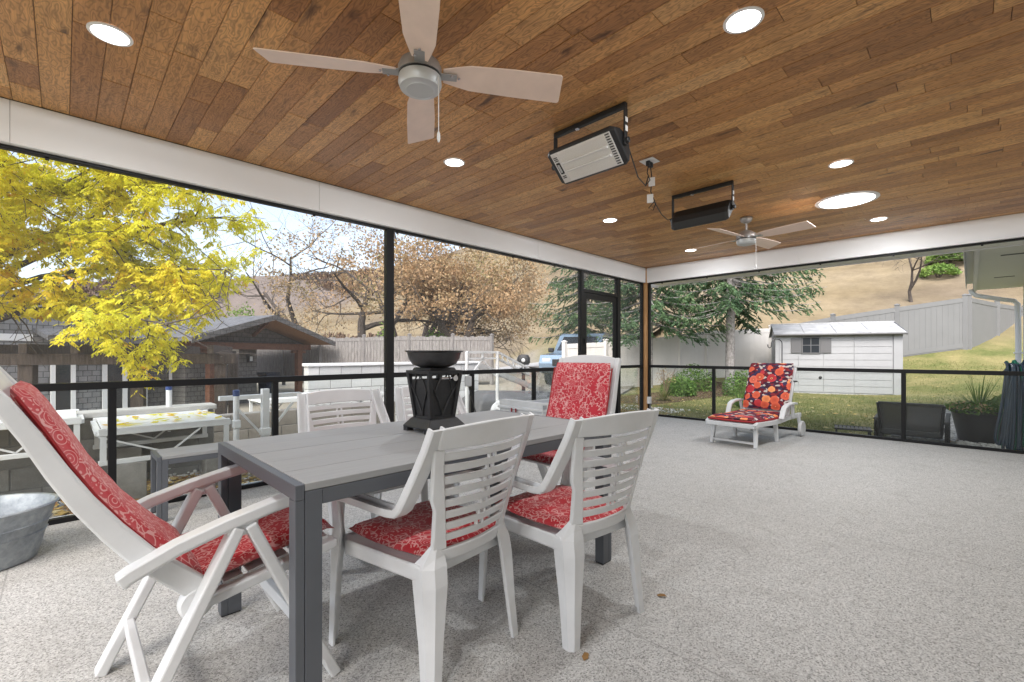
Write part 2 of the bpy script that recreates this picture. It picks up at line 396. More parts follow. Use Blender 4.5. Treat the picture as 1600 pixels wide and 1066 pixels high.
def link(name, me, mat, parent=None, smooth=False, bevel=0., seg=2, loc=None):
    if mat is not None and not me.materials: me.materials.append(MAT[mat] if isinstance(mat, str) else mat)
    if smooth: me.polygons.foreach_set('use_smooth', [True] * len(me.polygons))
    o = bpy.data.objects.new(name, me); col.objects.link(o)
    if parent is not None: o.parent = parent
    if loc is not None: o.location = loc
    if bevel:
        b = o.modifiers.new('bevel', 'BEVEL'); b.width = bevel; b.segments = seg; b.limit_method = 'ANGLE'; b.angle_limit = R(40)
        b.harden_normals = False
    if smooth:
        try:
            for p in me.polygons: pass
            me.set_sharp_from_angle(angle=R(38))
        except Exception: pass
    return o

def box(name, a, b, mat, parent=None, bevel=0.):
    return MB().span(a, b).build(name, mat, parent, bevel=bevel)
def thing(name, label, cat, loc=(0, 0, 0), rz=0., group=None):
    o = bpy.data.objects.new(name, None); col.objects.link(o); o.empty_display_size = .2
    o.location = loc; o.rotation_euler = (0, 0, rz); return tag(o, label, cat, group)
def tag(o, label, cat, group=None):
    o['label'] = label; o['category'] = cat
    if group: o['group'] = group
    return o
def struct(o): o['kind'] = 'structure'; return o
def stuff(o): o['kind'] = 'stuff'; return o
def rect(w, h): return [(-w / 2, -h / 2), (w / 2, -h / 2), (w / 2, h / 2), (-w / 2, h / 2)]
def lerp(a, b, t): return a + (b - a) * t
def rrect(w, h, r, n=5):
    pts = []
    for cx, cy, a0 in ((w / 2 - r, h / 2 - r, 0), (-w / 2 + r, h / 2 - r, 90), (-w / 2 + r, -h / 2 + r, 180), (w / 2 - r, -h / 2 + r, 270)):
        for k in range(n + 1):
            a = R(a0 + 90 * k / n); pts.append((cx + r * math.cos(a), cy + r * math.sin(a)))
    return pts

# camera-independent copies of a thing with its parts
def copy_tree(o, parent=None):
    c = o.copy(); col.objects.link(c); c.parent = parent
    for ch in [x for x in bpy.data.objects if x.parent == o]: copy_tree(ch, c)
    return c
# ================================================================== PORCH STRUCTURE
CEIL = 2.70; BEAM = 2.43; XR = 5.0; YB = -9.6
deck = struct(box('deck_floor', (-.16, YB, -.10), (XR, .16, 0.), 'deck'))
MB().span((-.19, YB, -.16), (-.1602, .19, -.004)).span((-.1602, .1602, -.16), (XR, .19, -.004)).build('deck_fascia', 'white_trim', deck)

# ceiling: planks along X, 125 mm wide, random lengths
rng = random.Random(7)
ceil = struct(box('ceiling', (-.06, YB, CEIL + .016), (XR, .06, CEIL + .12), 'dark_plastic'))
def proj_u(p):
    s, c = .71081, .70338
    dx, dy = p[0] - 4.256, p[1] + 7.667
    X = dx * c + dy * s; Y = -dx * s + dy * c
    return X, Y
planks = []
W = .1265; y = -.045; row = 0
LAMPS = [(1.27, -7.5), (1.27, -5.38), (1.27, -3.09), (1.27, -.9), (3.5, -7.5), (3.5, -5.38), (3.5, -3.09), (3.5, -.9)]
while y > YB + W:
    x = .075 - rng.random() * .7
    while x < XR - .05:
        L = rng.choice([.32, .45, .6, .75, .9, 1.05, 1.2, 1.2])
        a, b = max(x, .072), min(x + L, XR - .01)
        if b - a > .05: planks.append((a, b, y - W, y))
        x += L
    y -= W; row += 1
def size_of(p):
    X, Y = proj_u(((p[0] + p[1]) / 2, (p[2] + p[3]) / 2))
    if Y < .4: return 0
    u = X / Y; vv = (CEIL - 1.12) / Y
    if abs(u) > 1.16 or vv > .80: return 0
    return (p[1] - p[0]) / (Y * Y * Y)
planks.sort(key=size_of, reverse=True)
rest = MB(); last = None
def plank_geo(mb, p):
    g = .0012; a, b, c, d = p[0] + g, p[1] - g, p[2] + g, p[3] - g; e = .0022
    zt = CEIL + .0155; dz = rng.uniform(-.0008, .0008); z1 = CEIL + .0016 + dz; z0 = CEIL + dz
    r = rng.random(); t = (r * .75 + .25 * rng.random(), rng.random(), rng.random())
    mb.loft([[(a, c, zt), (b, c, zt), (b, d, zt), (a, d, zt)], [(a, c, z1), (b, c, z1), (b, d, z1), (a, d, z1)],
             [(a + e, c + e, z0), (b - e, c + e, z0), (b - e, d - e, z0), (a + e, d - e, z0)]], tone=t)
for i, p in enumerate(planks):
    if i < 300:
        mb = MB(); plank_geo(mb, p); mb.build('plank', 'plank', ceil)
    else: plank_geo(rest, p)
stuff(rest.build('planking', 'plank', ceil))

# white beams with butt joints
bl = tag(thing('white_beam', 'white boxed beam over the long glass railing side', 'beam'), 'white boxed beam above the long side facing the timber porch house', 'beam')
cuts = [YB, -6.56, -5.95 + .0, -3.3, -.052]
cuts = [YB, -7.9, -6.0, -3.02, -.0845]
for a, b in zip(cuts[:-1], cuts[1:]):
    box('fascia_board', (-.07, a + .0008, BEAM), (.07, b - .0008, CEIL - .003), 'white_trim', bl, .002)
br = thing('white_beam', 'white boxed beam above the end opening facing the garden shed', 'beam')
cuts = [.0845, 2.5, XR]
for a, b in zip(cuts[:-1], cuts[1:]):
    box('fascia_board', (a + .0008, -.07, BEAM), (b - .0008, .07, CEIL - .003), 'white_trim', br, .002)
cp = box('corner_post', (.006, -.084, 0.001), (.084, -.006, CEIL - .002), 'pine', bevel=.004)
tag(cp, 'bare pine timber post standing in the corner between both openings', 'post')
# roof over porch and its outer overhang
roof = MB().span((-.5, YB - .3, CEIL + .125), (XR + .5, .75, CEIL + .3)).build('porch_roof', 'roof_dark'); tag(roof, 'low dark roof covering the plank ceiling of the porch', 'roof')
sf = thing('roof_overhang', 'narrow vented soffit strip outside the beam above the garden opening', 'soffit')
for i in range(18):
    MB().span((.0 + i * .3, .0702, 2.455), (.297 + i * .3, .56, 2.47)).build('soffit_panel', 'soffit', sf)
MB().span((-.3, .562, 2.44), (5.4, .60, 2.60)).build('gutter_board', 'white_trim', sf)

# ---------------------------------------------------------------- railings, screens, door
def rail_run(name, label, axis, segs, posts, full, panes, screens, kind='glass'):
    """axis 'y': plane x=0 ; axis 'x': plane y=0"""
    t = thing(name, label, 'railing')
    def bx(nm, a0, a1, z0, z1, w, mat, off=0., bev=.003):
        if axis == 'y': return box(nm, (-w / 2 + off, a0, z0), (w / 2 + off, a1, z1), mat, t, bev)
        return box(nm, (a0, -w / 2 + off, z0), (a1, w / 2 + off, z1), mat, t, bev)
    for a, b in segs:
        bx('handrail', a, b, .878, .928, .055, 'black')
        bx('bottom_rail', a, b, .0015, .035, .045, 'black')
        bx('top_track', a, b, BEAM - .024, BEAM - .001, .05, 'black')
    for p in posts: bx('baluster_post', p - .023, p + .023, .0355, .8775, .046, 'black')
    for p, w in full: bx('screen_post', p - w / 2, p + w / 2, .002, BEAM - .0245, .062, 'black')
    for a, b in panes: bx('glass_pane', a, b, .036, .877, .006, 'glass', 0., 0)
    for a, b, z0, z1 in screens: bx('insect_screen', a, b, z0, z1, .002, 'screen', 0., 0)
    return t
lp = [-7.42, -6.355, -4.14, -3.03]
rl = rail_run('glass_railing', 'black glass railing with insect screens along the side facing the docks', 'y',
              [(YB, -1.985), (-.865, -.0845)], lp + [-8.5], [(-5.255, .085), (-.104, .036)],
              [(YB, -8.523), (-8.477, -7.443), (-7.397, -6.378), (-6.332, -5.298), (-5.212, -4.163), (-4.117, -3.053), (-3.007, -1.985), (-.865, -.123)],
              [(YB, -5.299, .93, BEAM - .025), (-5.211, -1.986, .93, BEAM - .025), (-.864, -.123, .93, BEAM - .025)])
rr = rail_run('glass_railing', 'black glass railing across the end opening behind the floral lounger', 'x',
              [(.0845, XR)], [1.262, 3.65], [(.102, .034)], [(.12, 1.238), (1.286, 3.626), (3.674, XR)], [])
# little screen clips along the tracks
for i in range(10):
    MB().box((0, -8.6 + i * .86, BEAM - .032), (.012, .02, .014)).build('screen_clip', 'black', rl)
for i in range(6):
    MB().box((.35 + i * .8, 0, BEAM - .031), (.02, .012, .014)).build('screen_clip', 'black', rr)
# screen door in the long side
sd = thing('screen_door', 'black framed screen door with transom beside the pine corner post', 'door', (0, -1.42, 0))
for y0, y1 in ((-.563, -.50), (.46, .553)):
    box('jamb', (-.035, y0, .001), (.035, y1, BEAM - .0005), 'black', sd, .003)
box('header', (-.033, -.4995, 2.09), (.033, .4595, 2.14), 'black', sd, .003)
box('head_track', (-.03, -.4995, BEAM - .03), (.03, .4595, BEAM - .001), 'black', sd)
lf = MB()
lf.span((-.018, -.495, .02), (.018, -.405, 2.085)).span((-.018, .375, .02), (.018, .455, 2.085)).span((-.018, -.4045, 1.995), (.018, .3745, 2.085)).span((-.018, -.4045, .02), (.018, .3745, .16)).span((-.018, -.4045, .86), (.018, .3745, .93))
leafo = lf.build('door_leaf', 'black', sd, bevel=.003)
MB().span((-.001, -.404, .161), (.001, .374, 1.994)).build('insect_screen', 'screen', leafo)
MB().box((.03, -.45, 1.02), (.03, .03, .12)).build('handle', 'dark_plastic', leafo, bevel=.006)
MB().box((.034, -.48, 1.32), (.02, .03, .09)).build('hinge', 'black', leafo)
MB().span((-.001, -.499, 2.141), (.001, .459, BEAM - .031)).build('transom_screen', 'screen', sd)

# electrical boxes
eb = thing('weatherproof_outlet', 'grey weatherproof outlet box with cable on the railing post behind the fire column', 'outlet', (.05, -4.24, .80))
MB().box((0, 0, 0), (.045, .085, .125)).build('cover', 'grey_box', eb, bevel=.012)
MB().tube([(0, .01, -.06), (0, .05, -.2), (.01, .1, -.35), (0, .16, -.55), (0, .2, -.78)], .006, 6).build('cable', 'rubber', eb, smooth=True)
ob = thing('weatherproof_outlet', 'white outlet box low on the pine corner post', 'outlet', (.112, -.03, .28))
MB().box((0, 0, 0), (.06, .07, .125)).build('cover', 'white_label', ob, bevel=.006)
MB().box((-.0305, -.0, .01), (.004, .03, .06)).build('socket', 'dark_plastic', ob)
MB().tube([(0, .02, -.062), (0, .02, -.27)], .012, 8).build('conduit', 'grey_box', ob, smooth=True)

# ---------------------------------------------------------------- ceiling fixtures
names = ['beside the left edge of the ceiling', 'between the near fan and the white beam', 'just past the near fan along the beam row', 'farthest along the beam row before the corner',
         'row', 'nearest the top right of the ceiling', 'beside the big round light', 'beyond the big round light near the end beam']
DL = ['recessed ceiling light at the upper left near the fan blade', 'recessed ceiling light above the beam, below the near fan pull chain', 'recessed ceiling light between the near heater and the corner post',
      'recessed ceiling light closest to the pine corner post', 'recessed ceiling light above the near right corner of the deck', 'recessed ceiling light at the top right, largest in view', 'recessed ceiling light just above the big round skylight',
      'recessed ceiling light just right of the far fan blades']
for (x, y), lab in zip(LAMPS, DL):
    t = thing('recessed_light', lab, 'ceiling light', (x, y, CEIL), 0, 'recessed lights in the plank ceiling')
    MB().lathe([(.088, -.0005), (.088, -.004), (.074, -.007), (.072, -.004)], 32, cap=False).build('trim_ring', 'white_trim', t, smooth=True)
    MB().lathe([(.073, -.0055), (.05, -.006), (.002, -.0062)], 32).build('diffuser', 'lamp', t)
    ld = bpy.data.lights.new('recessed_lamp', 'AREA'); ld.shape = 'DISK'; ld.size = .13; ld.energy = 4.6; ld.color = (.95, .98, 1); ld.spread = R(170)
    lo = bpy.data.objects.new('lamp', ld); col.objects.link(lo); lo.parent = t; lo.location = (0, 0, -.012)
    ld = bpy.data.lights.new('recessed_glow', 'SPOT'); ld.spot_size = R(180); ld.spot_blend = 0.; ld.shadow_soft_size = .05; ld.energy = 7.0; ld.color = (.95, .98, 1)
    lo = bpy.data.objects.new('lamp_glow', ld); col.objects.link(lo); lo.parent = t; lo.location = (0, 0, -.012)
t = thing('round_skylight', 'big round glowing skylight diffuser in the ceiling near the far fan', 'skylight', (3.36, -1.96, CEIL))
MB().lathe([(.27, -.0005), (.27, -.006), (.235, -.012), (.23, -.006)], 48, cap=False).build('trim_ring', 'white_trim', t, smooth=True)
MB().lathe([(.232, -.008), (.15, -.012), (.003, -.014)], 48).build('diffuser', 'lamp', t)
ld = bpy.data.lights.new('skylight_lamp', 'AREA'); ld.shape = 'DISK'; ld.size = .42; ld.energy = 9.0; ld.color = (.97, .98, 1)
lo = bpy.data.objects.new('lamp', ld); col.objects.link(lo); lo.parent = t; lo.location = (0, 0, -.02)

def fan(label, loc, a0, drop, span=.71):
    t = thing('ceiling_fan', label, 'fan', loc, R(a0))
    zb = -drop
    MB().lathe([(.062, -.0005), (.066, -.02), (.055, -.045), (.03, -.062), (.014, -.066)], 28).build('canopy', 'nickel', t, smooth=True)
    MB().tube([(0, 0, -.06), (0, 0, zb + .07)], .011, 12).build('downrod', 'nickel', t, smooth=True)
    MB().lathe([(.03, zb + .085), (.055, zb + .075), (.094, zb + .045), (.104, zb + .02), (.104, zb - .012)], 36).build('motor_housing', 'nickel', t, smooth=True)
    MB().lathe([(.098, zb - .012), (.098, zb - .022)], 36).build('motor_gap', 'dark_plastic', t, smooth=True)
    sw = MB().lathe([(.1, zb - .022), (.103, zb - .05), (.094, zb - .074), (.068, zb - .079), (.064, zb - .083), (.002, zb - .085)], 36).build('switch_housing', 'nickel_pale', t, smooth=True)
    ch = [(.106, .0, zb - .045), (.109, .0, zb - .07), (.109, 0, zb - .30)]
    MB().tube(ch, .0022, 6).lathe([(.002, zb - .3), (.007, zb - .31), (.0085, zb - .335), (.004, zb - .352)], 10, (.109, 0, 0)).build('pull_chain', 'white_label', sw, smooth=True)
    for k in range(4):
        a = R(90 * k + 38); m = Matrix.Rotation(a, 4, 'Z')
        tilt = R(-15)
        out = [(.11, .038), (.17, .055), (.24, .072), (.45, .082), (span - .008, .088), (span, .08)]
        inn = [(.11, -.038), (.17, -.055), (.24, -.072), (.45, -.08), (span - .03, -.08), (span - .02, -.072)]
        poly = out + inn[::-1]
        top = []
        for th in (.003, -.003):
            top.append([m @ V((x, y * math.cos(tilt), zb + .002 + y * math.sin(tilt) + th)) for x, y in poly])
        bl = MB().loft(top).build('blade', 'blade', t, bevel=.002)
        MB().box(m @ V((.125, 0, zb - .004)), (.1, .05, .006), a).build('blade_iron', 'nickel', bl)
        sc = MB()
        for sx, sy in ((.15, .022), (.15, -.022), (.185, 0)): sc.lathe([(.006, 0), (.006, -.004), (.002, -.006)], 8, m @ V((sx, sy, zb - .004 + sy * .2)))
        sc.build('screw', 'steel', bl)
    return t
fan('ceiling fan with pale blades above the dining table', (2.4, -6.45, CEIL), 18, .235)
fan('ceiling fan with pale blades over the far end near the garden opening', (2.43, -2.05, CEIL), 42, .235, .69)

def heater(label, loc, tilt):
    t = thing('patio_heater', label, 'heater', loc)
    w = .58
    MB().bar((-w / 2, 0, -.0175), (w / 2, 0, -.0175), .032, .034).build('bracket_bar', 'dark_plastic', t, bevel=.004)
    for s in (-1, 1):
        MB().bar((s * (w / 2 - .006), 0, -.035), (s * (w / 2 - .006), 0, -.265), .012, .035, (0, 1, 0)).build('bracket_arm', 'dark_plastic', t, bevel=.003)
        MB().lathe([(.018, 0), (.018, .016), (.012, .02)], 16).build('pivot_knob', 'dark_plastic', t, smooth=True).matrix_local = Matrix.Translation((s * (w / 2 + .001), 0, -.24)) @ Matrix.Rotation(s * R(90), 4, 'Y')
    MB().box((w / 2 + .0015, 0, -.11), (.002, .026, .03)).build('label', 'white_label', t)
    MB().box((w / 2 + .0015, 0, -.165), (.002, .026, .035)).build('label', 'white_label', t)
    MB().lathe([(.016, 0), (.016, -.004), (.006, -.006)], 14, (-.09, 0, -.035)).build('bolt', 'steel', t)
    hd = bpy.data.objects.new('heater_head', None); hd.parent = t; hd.location = (0, 0, -.245); hd.rotation_euler = (tilt, 0, 0)
    # head body: lens shaped housing, opening faces -Z local
    prof = [(-.135, -.025), (-.12, -.045), (.12, -.045), (.135, -.025), (.095, .03), (.05, .058), (-.05, .058), (-.095, .03)]
    hw = .272
    rings = [[(x, y * k, z * k) for y, z in prof] for x, k in ((-hw, .86), (-hw + .03, 1.), (hw - .03, 1.), (hw, .86))]
    hb = MB().loft(rings).build('heater_head', 'dark_plastic', t, bevel=.006)
    hb.location = hd.location; hb.rotation_euler = hd.rotation_euler; bpy.data.objects.remove(hd)
    MB().span((-.238, -.112, -.0475), (.238, .112, -.0452)).build('grille_surround', 'white_label', hb)
    MB().span((-.175, -.106, -.052), (.195, .106, -.0477)).build('grille', 'grille', hb)
    for yy in (-.03, .03): MB().tube([(-.17, yy, -.055), (.19, yy, -.055)], .009, 8).build('quartz_tube', 'white_label', hb, smooth=True)
    for i in range(13): MB().box((.215, -.1 + i * .0165, -.049), (.028, .006, .004)).build('vent_slot', 'dark_plastic', hb)
    MB().box((-.212, 0, -.050), (.03, .085, .006)).build('badge', 'dark_plastic', hb, bevel=.004)
    MB().box((-.212, 0, -.0535), (.016, .06, .003)).build('badge_plate', 'nickel_pale', hb)
    for i in range(5): MB().box((-.212, (-.08 if i < 3 else .06) + (i % 3) * .012, -.049), (.03, .005, .004)).build('vent_slot', 'dark_plastic', hb)
    return t
h1 = heater('black patio heater showing its lit-up silver grille, nearer the dining table', (2.45, -5.16, CEIL), R(-42))
h2 = heater('black patio heater turned away, showing its dark back by the far fan', (2.45, -3.34, CEIL), R(48))
h1['label'] = 'black patio heater showing its silver grille, nearer the dining table'
pl = thing('ceiling_outlet', 'white ceiling outlet with two plugs between the patio heaters', 'outlet', (2.41, -4.26, CEIL))
MB().box((0, 0, -.004), (.12, .12, .007)).build('cover_plate', 'white_label', pl, bevel=.002)
for s in (-1, 1): MB().box((0, s * .02, -.028), (.03, .03, .04)).build('plug', 'dark_plastic', pl, bevel=.004)
def cord(label, pts):
    o = MB().tube(pts, .0045, 6).build('power_cord', 'rubber', smooth=True); return tag(o, label, 'cord')
cord('black power cord bundled below the ceiling outlet, running to the near heater', [(2.41, -4.28, CEIL - .05), (2.40, -4.28, CEIL - .10), (2.43, -4.29, CEIL - .17), (2.38, -4.27, CEIL - .20), (2.42, -4.3, CEIL - .14), (2.41, -4.32, CEIL - .22), (2.5, -4.6, CEIL - .25), (2.62, -4.9, CEIL - .22), (2.70, -5.10, CEIL - .20)])
cord('black power cord with coiled slack, running to the far heater', [(2.41, -4.24, CEIL - .05), (2.42, -4.24, CEIL - .14), (2.40, -4.22, CEIL - .24), (2.44, -4.23, CEIL - .33), (2.38, -4.22, CEIL - .37), (2.41, -4.2, CEIL - .39), (2.44, -4.21, CEIL - .34), (2.4, -4.16, CEIL - .31), (2.33, -3.9, CEIL - .34), (2.24, -3.6, CEIL - .31), (2.19, -3.42, CEIL - .25)])
for i, (dx, z) in enumerate(((.012, .17), (-.008, .30))):
    o = MB().box((2.41 + dx, -4.245 + .01 * i, CEIL - z), (.05, .012, .07), .4).build('cord_tag', 'white_label', bevel=.002)
    tag(o, ['white paper tag tied high on the hanging heater cords', 'white paper tag tied low on the hanging heater cords'][i], 'tag')
# ================================================================== FURNITURE
def slat_table(name, label, cat, x0, x1, y0, y1, h, n, leg, rail):
    t = thing(name, label, cat, ((x0 + x1) / 2, (y0 + y1) / 2, 0))
    w, l = (x1 - x0) / 2, (y1 - y0) / 2; e = .026; lx = leg * .68
    for sx in (-1, 1):
        for sy in (-1, 1):
            xa, xb = sorted((sx * w, sx * (w - lx))); ya, yb = sorted((sy * l, sy * (l - e))); yc, yd = sorted((sy * (l - e - .0015), sy * (l - leg)))
            MB().span((xa, ya, .006), (xb, yb, h - rail - .0005)).span((xa, yc, .006), (xb, yd, h - .0235)).build('leg', 'charcoal', t, bevel=.002)
            MB().span((xa + .003, min(ya, yc) + .003, 0), (xb - .003, max(yb, yd) - .003, .0055)).build('foot_cap', 'dark_plastic', t)
    for sy in (-1, 1):
        ya, yb = sorted((sy * l, sy * (l - e)))
        MB().span((-w, ya, h - rail), (w, yb, h - .001)).build('end_rail', 'charcoal', t, bevel=.002)
    for sx in (-1, 1):
        xa, xb = sorted((sx * (w - .002), sx * (w - .032)))
        MB().span((xa, -l + leg + .0005, h - rail - .024), (xb, l - leg - .0005, h - .0235)).build('side_rail', 'charcoal', t, bevel=.002)
    bw = 2 * w / n
    for i in range(n):
        x = -w + bw * (i + .5)
        MB().span((x - bw / 2 + .0015, -l + e + .0015, h - .022), (x + bw / 2 - .0015, l - e - .0015, h + rng.uniform(-.0005, .0005))).build('board', 'board', t, bevel=.002)
    return t
slat_table('dining_table', 'long dining table with grey composite boards and charcoal metal frame', 'table', 1.965, 2.885, -7.19, -5.55, .74, 5, .078, .046)
slat_table('slat_bench', 'low grey slat bench with charcoal legs by the glass railing', 'bench', .165, .475, -7.225, -5.95, .44, 2, .06, .035)

# ---- stacking resin chair (front = +Y)
def stack_chair(label, loc, rz, mat='resin', cush='red bandana seat cushion', group='white resin dining chairs'):
    t = thing('dining_chair', label, 'chair', loc, rz, group)
    def by(x, z): return lerp(-.235, -.36, (z - .40) / .485) + .055 * (x / .25) ** 2
    def hw(z): return lerp(.18, .228, min(1, max(0, (z - .42) / .40)))      # outer half width of the back
    def strip(z0, z1, xa, xb, th=.014, n=10, arch=0.):
        rings = []
        for i in range(n + 1):
            x = lerp(xa(z0), xb(z0), i / n); xt = lerp(xa(z1), xb(z1), i / n)
            k = arch * (1 - (2 * i / n - 1) ** 2)
            rings.append([(x, by(x, z0) - th / 2, z0), (xt, by(xt, z1) - th / 2, z1 + k), (xt, by(xt, z1) + th / 2, z1 + k), (x, by(x, z0) + th / 2, z0)])
        return MB().loft(rings)
    iw = lambda z: hw(z) - lerp(.05, .022, min(1, max(0, (z - .45) / .3)))
    strip(.812, .880, lambda z: -hw(z), lambda z: hw(z), .02, 14, .014).build('top_rail', mat, t, smooth=True, bevel=.004)
    strip(.405, .452, lambda z: -hw(z) + .012, lambda z: hw(z) - .012, .018, 12).build('bottom_rail', mat, t, smooth=True, bevel=.004)
    for s in (-1, 1):
        zs = [.4525, .5, .56, .60, .64, .68, .74, .8115]
        rings = []
        for z in zs:
            a, b = s * (iw(z) if z > .5 else iw(z)), s * (hw(z) + (.012 if z > .62 else 0))
            rings.append([(a, by(a, z) - .009, z), (b, by(b, z) - .009, z), (b, by(b, z) + .009, z), (a, by(a, z) + .009, z)])
        MB().loft(rings).build('stile', mat, t, smooth=True, bevel=.004)
    zz = [.480 + i * .0418 for i in range(8)]
    for i, z in enumerate(zz):
        strip(z, z + .0275, lambda q: -iw(q) - .004, lambda q: iw(q) + .004, .011, 10).build('slat', mat, t, smooth=True, bevel=.003)
    for i, z in enumerate(zz[:-1]):
        for s in (-1, 1): MB().box((s * .014, by(0, z + .034), z + .034), (.009, .012, .0155)).build('slat_clip', mat, t)
    # wing + arm: one bent ribbon per side
    for s in (-1, 1):
        path = [(s * .236, -.312, .882), (s * .244, -.285, .81), (s * .255, -.245, .725), (s * .266, -.205, .645), (s * .272, -.188, .612), (s * .273, -.165, .594), (s * .274, -.12, .588), (s * .276, .02, .588), (s * .276, .14, .586), (s * .276, .225, .578), (s * .276, .245, .57)]
        pr = [(-.028, -.006), (-.024, -.011), (.024, -.011), (.028, -.006), (.028, .016), (.022, .016), (.02, -.001), (-.02, -.001), (-.022, .016), (-.028, .016)]
        MB().sweep(path, [(a * 1.05, -b) for a, b in pr]).build('armrest', mat, t, smooth=True)
        # front leg: folded tapered section
        def legring(x, y, z, w, d, s=s):
            return [(x - s * w * .5, y + d * .5, z), (x + s * w * .2, y + d * .5, z), (x + s * w * .5, y + d * .2, z), (x + s * w * .5, y - d * .5, z), (x + s * w * .5 - s * .012, y - d * .5, z), (x + s * w * .5 - s * .012, y + d * .12, z), (x + s * w * .12, y + d * .5 - .012, z), (x - s * w * .5, y + d * .5 - .012, z)]
        MB().loft([legring(s * .272, .215, .572, .05, .055), legring(s * .262, .215, .46, .055, .075), legring(s * .258, .22, .40, .07, .08), legring(s * .262, .232, .3, .058, .062), legring(s * .27, .25, .0, .042, .045)]).build('leg', mat, t, bevel=.003)
        def rearring(x, y, z, w, d, s=s):
            return [(x - s * w * .5, y - d * .5, z), (x + s * w * .15, y - d * .5, z), (x + s * w * .5, y - d * .12, z), (x + s * w * .5, y + d * .5, z), (x + s * w * .5 - s * .014, y + d * .5, z), (x + s * w * .5 - s * .014, y - d * .02, z), (x + s * w * .08, y - d * .5 + .014, z), (x - s * w * .5, y - d * .5 + .014, z)]
        MB().loft([rearring(s * .164, -.222, .47, .034, .02), rearring(s * .172, -.212, .43, .066, .05), rearring(s * .182, -.205, .40, .085, .085), rearring(s * .186, -.215, .34, .082, .085), rearring(s * .2, -.235, .15, .058, .06), rearring(s * .212, -.25, 0., .046, .048)]).build('leg', mat, t, bevel=.003)
    # seat pan with skirt
    pan = [(-.225, -.205), (.225, -.205), (.262, .19), (.235, .245), (-.235, .245), (-.262, .19)]
    MB().loft([[(x * k, y * k, z) for x, y in pan] for k, z in ((.97, .352), (1., .36), (1., .405), (.975, .412), (.9, .406))]).build('seat', mat, t, bevel=.006)
    return t

def pillow_mesh(w0, w1, l, th, r=.05, nx=20, ny=20, crown=.5):
    """cushion: w0 rear width, w1 front width, length l along y, thickness th; z from 0"""
    vs, fs = [], []
    def sup(u): return math.copysign(abs(u) ** .82, u)
    for side in (1, -1):
        for j in range(ny + 1):
            for i in range(nx + 1):
                u, v = 2 * i / nx - 1, 2 * j / ny - 1
                k = max(abs(u), abs(v))
                # rounded square mapping
                uu = u * math.sqrt(max(0, 1 - .16 * v * v)); vv = v * math.sqrt(max(0, 1 - .16 * u * u))
                w = lerp(w0, w1, (v + 1) / 2) / 2
                e = max(0., 1 - k ** 5) ** .5
                z = side * th / 2 * e * (1 + .12 * crown * (1 - k * k))
                z += .0025 * math.sin(9 * u + 3 * v) * e + .002 * math.sin(11 * v + 2) * e
                vs.append((uu * w * 1.04, vv * l / 2 * 1.04, th / 2 + z))
    n = (nx + 1) * (ny + 1)
    for sd in (0, 1):
        for j in range(ny):
            for i in range(nx):
                a = sd * n + j * (nx + 1) + i; q = (a, a + 1, a + nx + 2, a + nx + 1)
                fs.append(q if sd == 0 else q[::-1])
    mb = MB(); mb.add(vs, fs); return mb
def weld(o):
    bm = bmesh.new(); bm.from_mesh(o.data); bmesh.ops.remove_doubles(bm, verts=bm.verts, dist=.0006); bm.to_mesh(o.data); bm.free(); return o
def seat_cushion(label, loc, rz, mat='bandana', dz=.41):
    t = thing('seat_cushion', label, 'cushion', (loc[0], loc[1], dz + .0015), rz, 'red bandana seat cushions')
    o = weld(pillow_mesh(.42, .47, .44, .045).build('pad', mat, t, smooth=True)); o.location = (0, .02, 0)
    MB().tube([V((x, y + .02, .0225)) for x, y in [(-.2, -.225), (-.1, -.235), (.1, -.235), (.2, -.225)]], .0045, 6).build('piping', 'red_piping', t, smooth=True)
    return t
c1 = (2.735, -6.62, 0); c2 = (2.96, -6.055, 0); c3 = (1.72, -6.40, 0); c4 = (1.70, -5.74, 0)
stack_chair('white slatted resin chair seen from behind, nearer of the two on the near side', c1, R(96))
stack_chair('white slatted resin chair seen from behind, beside the far end of the table', c2, R(84))
stack_chair('grey-looking slatted resin chair across the table, left of the fire column', c3, R(-90))
stack_chair('slatted resin chair across the table, half hidden behind the fire column', c4, R(-92))
seat_cushion('red bandana cushion on the near resin chair seen from behind', c1, R(96))
seat_cushion('red bandana cushion on the resin chair at the far end of the near side', c2, R(84))
seat_cushion('red bandana cushion on the chair across the table, left of the fire column', c3, R(-90))
seat_cushion('red bandana cushion on the chair across the table, behind the fire column', c4, R(-92))

